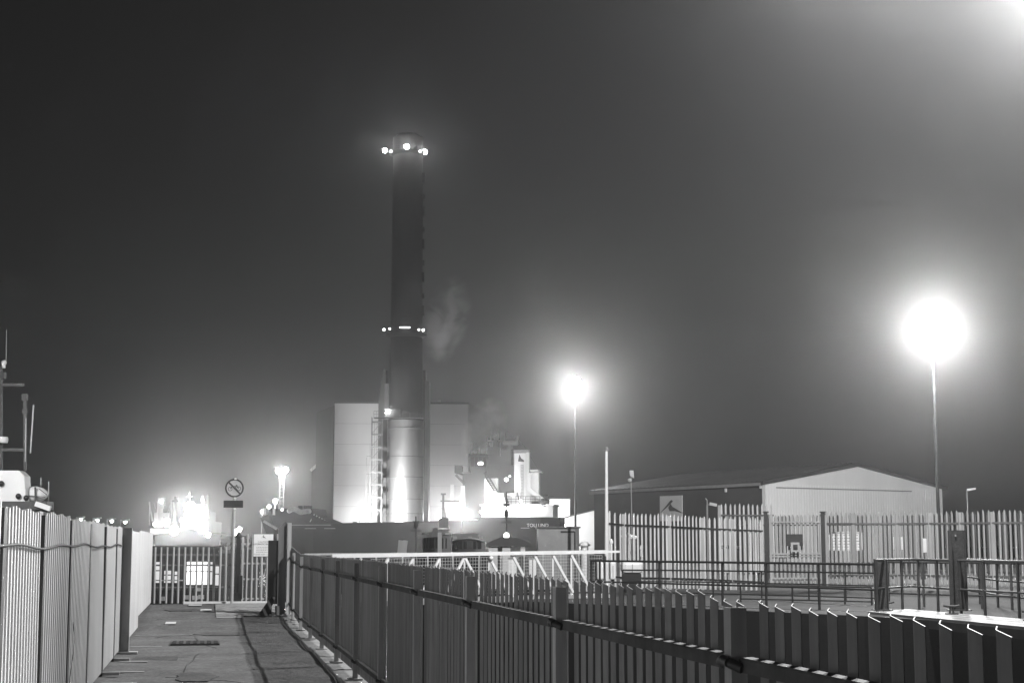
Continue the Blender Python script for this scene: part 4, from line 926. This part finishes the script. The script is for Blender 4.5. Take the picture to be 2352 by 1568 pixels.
# bird logo board on the side wall
tn = [0.0]
def wallpt(px, py):
    r = ray(px, py); A2 = S0 - gd * .12; det = r[0] * (-sd.y) - r[1] * (-sd.x); t_ = (A2.x * (-sd.y) - A2.y * (-sd.x)) / det; return Vector((r[0] * t_, r[1] * t_, CZ + r[2] * t_))
q = [wallpt(1517, 1196), wallpt(1568, 1196), wallpt(1568, 1137), wallpt(1517, 1139)]
t = thing('logo_board', 'square grey board with a dark swooping bird logo on the warehouse side', 'sign', (q[0] + q[1]) / 2)
MB().prism(q, -gd * .08).build('board', mat('logo_board_grey', .75, .6, 0, .08, 1), t)
ax = (q[1] - q[0]).normalized(); m = MB(); bird(m, (q[0] + q[2]) / 2 + UP * .1 - gd * .1, (q[1] - q[0]).length * .92, ax, UP * .5, -gd * .03); m.build('bird_logo', 'signink', t)
for (px, py, lab) in ((1669, 1196.5, 'tiny wall lamp under the warehouse eave above the logo board'), (1749, 1188, 'tiny wall lamp at the warehouse corner by the gable')):
    py = py - 1050 if False else {1669: 1125.5, 1749: 1117}[px]
    p = wallpt(px, py); t = thing('shed_lamp', lab, 'lamp', p, 'wall lamps on the warehouse'); MB().box(p - gd * .1, gd * .07, sd * .09, UP * .15).build('housing', 'white', t); MB().box(p - gd * .08 + UP * .2, gd * .05, sd * .03, UP * .04).build('bracket', 'grey', t)
# distant lit sheds between ship and warehouse
def block(px0, px1, pyt, pyb, Y, label, mt, dep=10, base=.3, lamp=None, slope=0):
    a = atY(px0, pyb, Y); b_ = atY(px1, pyt, Y); t = thing('distant_shed', label, 'building', ((a.x + b_.x) / 2, Y, base))
    m = MB(); m.prism([(a.x, Y, base), (b_.x, Y, base), (b_.x, Y, b_.z), (a.x, Y, b_.z - slope)], (0, dep, 0)); m.build('wall', mt, t)
    m = MB(); m.hexa([Vector((a.x - .2, Y - .2, b_.z - slope)), Vector((b_.x + .2, Y - .2, b_.z)), Vector((b_.x + .2, Y + dep, b_.z)), Vector((a.x - .2, Y + dep, b_.z - slope)), Vector((a.x - .2, Y - .2, b_.z - slope + .2)), Vector((b_.x + .2, Y - .2, b_.z + .2)), Vector((b_.x + .2, Y + dep, b_.z + .2)), Vector((a.x - .2, Y + dep, b_.z - slope + .2))]); m.build('roof', 'shedroof', t)
    if lamp:
        p = atY(lamp[0], lamp[1], Y - 8); MB().ball(p, .3, 8, 6).build('shed_lamp', emit('lens_20', 20.), t); light(t, p + Vector((0, .6, 0)), lamp[2], .3)  # added lamp standing clear of the shed, brightens its wall
    return t
block(1258, 1309, 1146, 1200, 300, 'white distant shed just right of the ship stern, upper of the two', 'shed', lamp=(1266, 1181, 500))
block(1284, 1366, 1171, 1230, 262, 'low lit distant shed with a sloping roof left of the warehouse', 'shed', lamp=(1297, 1208, 260), slope=1.6)
# white cabinet + bits left part of right quay
def small_cab(px0, px1, py0, py1, Y, label, name, cat, mt='white', base=Q):
    a = atY(px0, py1, Y); b_ = atY(px1, py0, Y); t = thing(name, label, cat, ((a.x + b_.x) / 2, Y, base)); m = MB(); m.abox(a.x, b_.x, Y, Y + .7, max(base + .02, a.z), b_.z); m.build('body', mt, t, bevel=min(.12, (b_.x - a.x) * .2))
    m = MB(); m.abox(a.x + .05, b_.x - .05, Y + .05, Y + .6, base, max(base + .04, a.z)); m.build('plinth', 'black', t); m = MB(); m.abox((a.x + b_.x) / 2 - .01, (a.x + b_.x) / 2 + .01, Y - .008, Y + .05, a.z + .05, b_.z - .1); m.build('door_gap', 'grey', t); return t
small_cab(1428, 1477, 1287, 1317, 46.5, 'wide rounded white cabinet on a dark plinth behind the palisade start', 'machinery_cabinet', 'cabinet')
small_cab(1372, 1386, 1290, 1330, 45, 'narrow white meter cabinet left of the flagpole', 'meter_cabinet', 'cabinet')
small_cab(1402, 1414, 1290, 1330, 45.5, 'narrow white meter cabinet just right of the flagpole', 'meter_cabinet', 'cabinet')
def bollard_light(px, pyt, pyb, Y, label, w=.07, grp='white marker posts behind the palisade start'):
    a = atY(px, pyb, Y); b_ = atY(px, pyt, Y); t = thing('marker_post', label, 'post', (a.x, Y, Q), grp); MB().tube((a.x, Y, Q), (a.x, Y, b_.z - .1), w, 8).build('shaft', 'white', t); MB().lathe((a.x, Y, b_.z - .1), [(w * 1.5, 0), (w * 1.6, .06), (w * .6, .14)], 8).build('cap', 'white', t); return t
bollard_light(1440, 1226, 1300, 51, 'thick white marker post behind the first pales', .11); bollard_light(1452, 1230, 1300, 51.6, 'white marker post with a broad head beside the thick one', .12); bollard_light(1404, 1240, 1300, 47.5, 'thin white marker post right beside the flagpole', .04); bollard_light(1473, 1254, 1300, 52, 'slender white rod behind the pales right of the thick marker post', .03)
a = atY(1424, 1300, 46); bollard_light(1343, 1246, 1300, 50, 'pale stubby post left of the flagpole behind the mesh', .12)
#@@LEFT
# ================================================================== LEFT: moored vessels beyond the hoarding
Y = 72.; LS = thing('survey_vessel', 'white vessel with tall dark masts and a canopied lifeboat rising above the hoarding', 'ship', (atY(20, 1250, Y).x, Y, -3))
def lb(px0, px1, py0, py1, dy0, dy1, name, mt, bev=0):
    a = atY(px0, py1, Y); b_ = atY(px1, py0, Y); return MB().abox(a.x, b_.x, Y + dy0, Y + dy1, a.z, b_.z).build(name, mt, LS, bevel=bev)
lb(-120, 60, 1225, 1262, -1, 6, 'hull', 'hull'); MB().abox(atY(-200, 1215, Y).x, atY(118, 1215, Y).x, Y - .5, Y + .9, -3.3, atY(1, 1200, Y).z).build('hull', 'hull', LS)
a = atY(-60, 1151, Y); b_ = atY(52, 1080, Y)
m = MB(); m.prism([(a.x, Y, a.z), (atY(60, 1151, Y).x, Y, a.z), (atY(52, 1215, Y).x, Y, a.z + .9), (atY(51, 1215, Y).x, Y, b_.z - .25), (atY(38, 1215, Y).x, Y, b_.z), (a.x, Y, b_.z)], (0, .9, 0)); m.build('superstructure', 'shipw', LS)
lb(-60, 112, 1151, 1170, -.3, .8, 'deck', 'shipd'); 
a = atY(82, 1156, Y - .4); b_ = atY(116, 1168, Y - .4); MB().bar(a + UP * .0, b_, .2, .22).build('bulwark', 'shipw', LS)
m = MB(); c = atY(84, 1135, Y + .8); N = 14
for i in range(1):
    vs = []; 
    prof = [(-1.0, .05, .05), (-.9, .6, .6), (-.55, .92, .95), (0, 1, 1), (.55, .85, .78), (.9, .45, .4), (1.0, .05, .05)]
    for (u_, rw, rz) in prof:
        for j in range(N): t_ = 2 * math.pi * j / N; vs.append(c + Vector((u_ * .52 + 0, rw * .42 * math.cos(t_), rz * .38 * math.sin(t_))))
    fs = [(k_ * N + j, k_ * N + (j + 1) % N, (k_ + 1) * N + (j + 1) % N, (k_ + 1) * N + j) for k_ in range(len(prof) - 1) for j in range(N)]
    m.add(vs, fs, True)
m.build('lifeboat', 'shipw', LS)
m = MB(); 
for (x0, y0, x1, y1, w_) in ((81, 1118, 82, 1155, .07), (66, 1138, 104, 1141, .03), (90, 1122, 108, 1136, .03)): m.bar(atY(x0, y0, Y + .33), atY(x1, y1, Y + .33), w_)
m.build('lifeboat_lashing', 'black', LS)
m = MB()
for (x0, y0, x1, y1, w_) in ((3, 1080, 3, 860, .1), (-12, 884, 55, 884, .14), (2, 862, 12, 862, .3), (3, 860, 3, 838, .1), (-10, 1032, 58, 1033, .14), (58, 1080, 57, 905, .12), (57, 920, 57, 905, .24), (57, 940, 57, 950, .2)): m.bar(atY(x0, y0, Y + 2), atY(x1, y1, Y + 2), w_)
m.build('mast', 'black', LS)
m = MB(); 
for (x0, y0, x1, y1, w_) in ((70, 1040, 77, 930, .05), (58, 1060, 60, 960, .03), (14, 830, 15, 757, .02), (93, 1160, 94, 1096, .035), (111, 1165, 112, 1105, .04)): m.bar(atY(x0, y0, Y + 1.9), atY(x1, y1, Y + 1.9), w_)
m.build('whip_aerial', 'galv', LS)
m = MB(); p = atY(9, 833, Y + 1.8); m.ball(p, .13, 10, 8); m.tube(p - UP * .25, p, .08, 8); m.build('masthead_light', 'shipw', LS)
m = MB(); p = atY(0, 1010, Y + 1.7); m.lathe(p, [(.34, -.14), (.38, 0), (.36, .14)], 14); m.build('radar_dome', 'shipw', LS)
m = MB(); 
for (px, py) in ((42, 1139), (3, 1110), (60, 1143)): m.ball(atY(px, py, Y - .1), .13, 10, 8)
m.build('porthole', 'black', LS)
light_p = atY(-40, 1060, Y - 9)
# unseen lamp past the left edge, there to light that vessel
lamp_post(Vector((-24.5, 60.5, 9.0)), 0.0, 800., 'unseen lamp post on the left hardstanding, there to light the survey vessel', size=.35, r0=.08, r1=.05, rad=.15, spot=((1.2, 11.5, -3.6), 90))
# brightly lit work vessel far left
Y = 240.; WV = thing('work_vessel', 'dazzlingly lit work vessel seen bow on beyond the end fence', 'ship', (atY(437, 1215, Y).x, Y, -3))
def wb_(px0, px1, py0, py1, dy0, dy1, name, mt):
    a = atY(px0, py1, Y); b_ = atY(px1, py0, Y); return MB().abox(a.x, b_.x, Y + dy0, Y + dy1, a.z, b_.z).build(name, mt, WV)
a = atY(352, 1215, Y).x; b_ = atY(510, 1215, Y).x; zt3 = zpx(1222, Y); mx_ = (a + b_) / 2
m = MB(); m.prism([(a + 1.5, Y, -3.2), (b_ - 1.5, Y, -3.2), (b_, Y, zt3 - .4), (b_ - 3, Y, zt3), (mx_, Y, zt3 + .5), (a + 3, Y, zt3), (a, Y, zt3 - .4)], (0, 22, 0)); m.build('hull', 'hull', WV)
wb_(405, 470, 1196, 1226, 3, 14, 'deckhouse', 'galvd'); wb_(414, 462, 1172, 1196, 4, 12, 'wheelhouse', 'galvd'); wb_(426, 450, 1155, 1172, 5, 10, 'top_house', 'galvd')
m = MB()
for (x0, y0, x1, y1, w_) in ((402, 1215, 404, 1140, .35), (466, 1215, 466, 1138, .35), (437, 1160, 436, 1128, .3), (430, 1140, 444, 1140, .2), (478, 1190, 478, 1135, .22), (396, 1150, 410, 1150, .3), (460, 1148, 472, 1148, .3)): m.bar(atY(x0, y0, Y + 2), atY(x1, y1, Y + 2), w_)
m.build('mast', 'shipd', WV)
for (px, py, I, r) in ((437, 1166, 1300, .9), (400, 1217, 800, .7), (466, 1213, 800, .7), (421, 1195, 0, .4), (455, 1195, 0, .4), (478, 1228, 0, .35)):
    p = atY(px, py, Y - 1.2); MB().ball(p, r, 10, 6).build('deck_floodlight', emit('lens_80', 80.), WV)
    if I: light(WV, p + Vector((0, -r - .3, 0)), I * .9, .8, spot=(-p.normalized(), 120)); light(WV, p + Vector((0, r + .8, 1.2)), I * .1, .3)
# latticed dredging gear left of it
Y = 255.; DG = thing('crane_barge', 'crane barge with a thicket of lit masts left of the dazzling vessel', 'barge', (atY(372, 1215, Y).x, Y, -3))
MB().abox(atY(345, 1215, Y).x, atY(402, 1215, Y).x, Y, Y + 12, -3.2, zpx(1213, Y)).build('hull', 'shipw', DG)
m = MB()
for (x0, y0, x1, y1, w_) in ((365, 1212, 366, 1150, .6), (355, 1195, 392, 1195, .8), (355, 1182, 388, 1182, .7), (371, 1212, 372, 1152, .35), (358, 1212, 358, 1180, .5), (384, 1212, 384, 1180, .5), (360, 1205, 384, 1188, .3), (364, 1152, 378, 1152, 1.2), (366, 1163, 376, 1163, .6), (352, 1206, 392, 1206, .5)): m.bar(atY(x0, y0, Y), atY(x1, y1, Y), w_)
m.build('tower', 'galv', DG)
m = MB()
for (x0, y0, x1, y1, w_) in ((352, 1205, 343, 1152, .22), (343, 1205, 344, 1165, .15), (392, 1205, 393, 1152, .25), (398, 1205, 399, 1148, .15), (353, 1152, 365, 1195, .1), (393, 1152, 380, 1190, .1)): m.bar(atY(x0, y0, Y), atY(x1, y1, Y), w_)
m.build('spud_pole', 'grey', DG)
for (px, py, I) in ((371, 1151, 0), (355, 1203, 0), (383, 1206, 0)):
    p = atY(px, py, Y - 1); MB().ball(p, .28, 8, 6).build('deck_lamp', emit('lens_20', 20.), DG)
    if I: light(DG, p + Vector((0, -.6, 0)), I, .2)
# high mast floodlight tower
Y = 330.; p = atY(648, 1080, Y)
t = thing('high_mast', 'high mast floodlight tower with a cluster of lamps behind the bow of the ship', 'lamp post', (p.x, Y, -2))
m = MB(); m.bar((p.x - .55, Y, -2), (p.x - .4, Y, p.z), .2); m.bar((p.x + .55, Y, -2), (p.x + .4, Y, p.z), .2)
for i in range(26): z = -1 + (p.z + 1) * i / 26; m.bar((p.x - .5, Y, z), (p.x + .5, Y, z), .14)
m.build('tower', 'galvd', t); MB().abox(p.x - 1.0, p.x + 1.0, Y - .2, Y + .2, p.z - .1, p.z + .1).build('crossbar', 'grey', t)
for i in range(2):
    q = p + Vector((-.75 + i * 1.5, -.3, (i - .5) * .2)); MB().ball(q, .55, 12, 8).build('flood', emit('lens_80', 80.), t)
light(t, p + Vector((0, -1.6, 0)), 1700, 1.2)
for (px, py, I, lab, r) in ((632, 1150, 300, 'larger lit deck lamp above the ship bow, left of the high mast', .45), (602, 1174, 0, 'bright lamp at the very tip of the ship bow', .3), (618, 1163, 0, 'small lamp between the two bow lamps', .35), (551, 1214, 200, 'lamp low behind the black gate post', .35)):
    q = atY(px, py, 320); tt = thing('yard_lamp', lab, 'lamp', (q.x, 320, -2), 'yard lamps behind the bow'); MB().tube((q.x, 320, -2), q - UP * r, .14, 6).build('pole', 'grey', tt); MB().ball(q, r, 8, 6).build('lens', emit('lens_60', 60.), tt)
    if I: light(tt, q + Vector((0, -r - .3, 0)), I, .3)
# landing pontoon and lit cabin seen through the end fence
Y = 92.; PT = thing('pontoon_cabin', 'dark pontoon cabin with glowing wide windows seen through the end fence', 'cabin', (atY(440, 1215, Y).x, Y, -3))
MB().abox(atY(330, 1215, Y).x, atY(560, 1215, Y).x, Y, Y + 8, -3.3, zpx(1378, Y) + .6).build('pontoon', 'shipd', PT)
zc0, zc1 = zpx(1352, Y), zpx(1262, Y)
MB().abox(atY(340, 1215, Y).x, atY(508, 1215, Y).x, Y + .6, Y + 6, zc0 - .2, zc1).build('wall', 'bldd', PT)
MB().abox(atY(334, 1215, Y).x, atY(515, 1215, Y).x, Y + .1, Y + 6.5, zc1, zc1 + .22).build('roof', 'shipd', PT)
gl = emit('lit_window', 3.2); gl2 = emit('dim_window', .75)
for (xa, xb, ya, yb, mm) in ((424, 474, 1290, 1342, gl), (478, 484, 1290, 1342, gl2), (372, 388, 1310, 1338, gl2), (396, 404, 1312, 1338, gl2), (352, 366, 1290, 1338, gl2), (490, 503, 1300, 1344, gl2)):
    a = atY(xa, yb, Y); b_ = atY(xb, ya, Y); w_ = MB().abox(a.x, b_.x, Y + .54, Y + .59, a.z, b_.z).build('window', mm, PT)
    MB().bar((a.x, Y + .52, (a.z + b_.z) / 2 + .1), (b_.x, Y + .52, (a.z + b_.z) / 2 + .1), .04, .06).build('window_bar', 'dark', PT)
p = atY(449, 1300, Y - 1.2); MB().bar(atY(352, 1332, Y - .1), atY(420, 1332, Y - .1), .05, .07).build('handrail', 'white', PT)
for (px, py) in ((455, 1352), (462, 1370), (448, 1372), (430, 1371), (516, 1320), (521, 1328), (372, 1374)):
    p = atY(px, py, Y - .2); MB().box(p, (.16, 0, 0), (0, .05, 0), (0, 0, .12)).build('fender', 'white', PT)
for (px, py, I) in ((416, 1262, 0),): pass
m = MB(); m.abox(atY(455 - 100, 1215, Y).x, atY(520, 1215, Y).x, Y - .2, Y - .1, zpx(1276, Y), zpx(1271, Y)); m.build('fascia', 'galvd', PT)
# pile of dark dolphins right of the sign
for (px, py, lab) in ((735 * .0 + 520, 1270, 'dark mooring dolphin beyond the end fence, left of the sign pole'), (580, 1262, 'dark mooring dolphin beyond the end fence, behind the white notice')):
    p = atY(px, py, 80); t = thing('mooring_dolphin', lab, 'dolphin', (p.x, 80, -3.2), 'mooring dolphins beyond the end fence'); MB().tube((p.x, 80, -3.2), (p.x, 80, p.z), .35, 12).build('pile', 'iron', t); MB().lathe((p.x, 80, p.z), [(.42, 0), (.42, .12), (.2, .2)], 12).build('cap', 'galvd', t)
a = atY(525, 1240, 200); MB_ = None
PQ = thing('lit_jetty', 'low pale lit jetty right of the dazzling vessel behind the sign pole', 'jetty', (a.x, 200, -3)); MB().abox(atY(508, 1215, 200).x, atY(565, 1215, 200).x, 200, 206, zpx(1246, 200), zpx(1236, 200)).build('deck', 'concrete', PQ)
m = MB()
for i in range(5): x = atY(512 + i * 12, 1215, 200).x; m.tube((x, 201, -3.2), (x, 201, zpx(1246, 200)), .25, 8)
m.build('pile', 'shipd', PQ)
q = atY(543, 1222, 199); MB().ball(q, .4, 8, 6).build('lamp', emit('lens_20', 20.), PQ); MB().tube((q.x, 200.2, zpx(1236, 200)), (q.x, 200.2, q.z), .1, 6).build('lamp_pole', 'grey', PQ)
#@@AIR
# ================================================================== STEAM, HAZE, SKY, CAMERA
def steam(name, label, px, py, Y_, rx, ry, rz, dens, scale, tilt):
    c = atY(px, py, Y_); m = MB(); N = 18; K = 12; vs = []
    for k_ in range(K + 1):
        ph = math.pi * k_ / K
        for j in range(N):
            t_ = 2 * math.pi * j / N; z = -rz * math.cos(ph); q = max(.01, math.sin(ph))
            vs.append(c + Vector((rx * q * math.cos(t_) + tilt * z, ry * q * math.sin(t_), z)))
    fs = [(k_ * N + j, k_ * N + (j + 1) % N, (k_ + 1) * N + (j + 1) % N, (k_ + 1) * N + j) for k_ in range(K) for j in range(N)] + [tuple(range(N - 1, -1, -1)), tuple(range(K * N, K * N + N))]
    m.add(vs, fs, True)
    mt = bpy.data.materials.new(name); mt.use_nodes = True; nt = mt.node_tree; nt.nodes.remove(nt.nodes['Principled BSDF']); L = nt.links.new
    pv = nt.nodes.new('ShaderNodeVolumePrincipled'); pv.inputs['Color'].default_value = (.97, .97, .97, 1); pv.inputs['Anisotropy'].default_value = .3
    tc = nt.nodes.new('ShaderNodeTexCoord'); nz = nt.nodes.new('ShaderNodeTexNoise'); nz.inputs['Scale'].default_value = scale; nz.inputs['Detail'].default_value = 4; nz.inputs['Distortion'].default_value = .8
    L(tc.outputs['Object'], nz.inputs['Vector'])
    mr = nt.nodes.new('ShaderNodeMapRange'); mr.inputs[1].default_value = .40; mr.inputs[2].default_value = .72; mr.inputs[3].default_value = 0; mr.inputs[4].default_value = dens; L(nz.outputs['Fac'], mr.inputs[0])
    mp = nt.nodes.new('ShaderNodeVectorMath'); mp.operation = 'MULTIPLY_ADD'; mp.inputs[1].default_value = (1 / rx, 1 / ry, 1 / rz); mp.inputs[2].default_value = (0, 0, 0)
    sx = nt.nodes.new('ShaderNodeSeparateXYZ'); L(tc.outputs['Object'], sx.inputs[0]); cx = nt.nodes.new('ShaderNodeCombineXYZ')
    ma = nt.nodes.new('ShaderNodeMath'); ma.operation = 'MULTIPLY_ADD'; ma.inputs[1].default_value = -tilt; L(sx.outputs[2], ma.inputs[0]); L(sx.outputs[0], ma.inputs[2])
    L(ma.outputs[0], cx.inputs[0]); L(sx.outputs[1], cx.inputs[1]); L(sx.outputs[2], cx.inputs[2]); L(cx.outputs[0], mp.inputs[0])
    ln = nt.nodes.new('ShaderNodeVectorMath'); ln.operation = 'LENGTH'; L(mp.outputs[0], ln.inputs[0])
    fo = nt.nodes.new('ShaderNodeMapRange'); fo.inputs[1].default_value = .2; fo.inputs[2].default_value = .95; fo.inputs[3].default_value = 1; fo.inputs[4].default_value = 0; L(ln.outputs['Value'], fo.inputs[0])
    mu = nt.nodes.new('ShaderNodeMath'); mu.operation = 'MULTIPLY'; L(mr.outputs[0], mu.inputs[0]); L(fo.outputs[0], mu.inputs[1]); L(mu.outputs[0], pv.inputs['Density']); L(pv.outputs[0], nt.nodes['Material Output'].inputs['Volume'])
    o = m.build(name, mt, loc=c); tag(o, label, 'steam', kind='stuff'); return o
steam('steam_plume', 'thin steam drifting right of the chimney below its middle ring', 1026, 735, 413, 7.0, 5, 13, .3, .16, .18)
steam('steam_plume', 'thin steam rising left of the ship radar mast', 1112, 988, 236, 3.6, 2.5, 5.4, 2.6, .38, .25)
hz = MB(); hz.abox(-420, 420, -40, 900, -4.4, 122)
hm = bpy.data.materials.new('night_haze'); hm.use_nodes = True; nt = hm.node_tree; nt.nodes.remove(nt.nodes['Principled BSDF'])
pv = nt.nodes.new('ShaderNodeVolumePrincipled'); pv.inputs['Color'].default_value = (.92, .92, .92, 1); pv.inputs['Density'].default_value = HZ; pv.inputs['Anisotropy'].default_value = .92
nt.links.new(pv.outputs[0], nt.nodes['Material Output'].inputs['Volume'])
hm.cycles.volume_sampling = 'EQUIANGULAR'
o = hz.build('haze', hm); o['kind'] = 'stuff'; o['label'] = 'thin night haze glowing around the lamps'; o['category'] = 'haze'
w = bpy.data.worlds.new('World'); sc.world = w; w.use_nodes = True; nt = w.node_tree
bg = nt.nodes['Background']; sk = nt.nodes.new('ShaderNodeTexSky'); sk.sky_type = 'NISHITA'; sk.sun_disc = False; sk.sun_elevation = math.radians(-3.0); sk.sun_rotation = math.radians(48)
bw = nt.nodes.new('ShaderNodeRGBToBW'); nt.links.new(sk.outputs[0], bw.inputs[0]); nt.links.new(bw.outputs[0], bg.inputs['Color']); bg.inputs['Strength'].default_value = .15
try: w.cycles.sampling_method = 'NONE'
except Exception: pass
cam = bpy.data.cameras.new('camera'); co = bpy.data.objects.new('camera', cam); COL.objects.link(co)
co.location = (0, 0, CZ); co.rotation_euler = (math.pi / 2 + PIT, 0, 0); cam.sensor_width = 36; cam.lens = 36 * F / 2352; cam.clip_start = .05; cam.clip_end = 9000
sc.camera = co
vs_ = sc.view_settings; vs_.view_transform = 'Standard'; vs_.look = 'None'; vs_.gamma = 1; vs_.exposure = 0.0
cy = sc.cycles; cy.max_bounces = 3; cy.diffuse_bounces = 2; cy.glossy_bounces = 2; cy.transmission_bounces = 1; cy.volume_bounces = 0; cy.transparent_max_bounces = 8
cy.use_denoising = True; cy.volume_step_rate = 4.0; cy.use_light_tree = True; cy.sample_clamp_indirect = 4; cy.sample_clamp_direct = 0
cy.caustics_reflective = False; cy.caustics_refractive = False
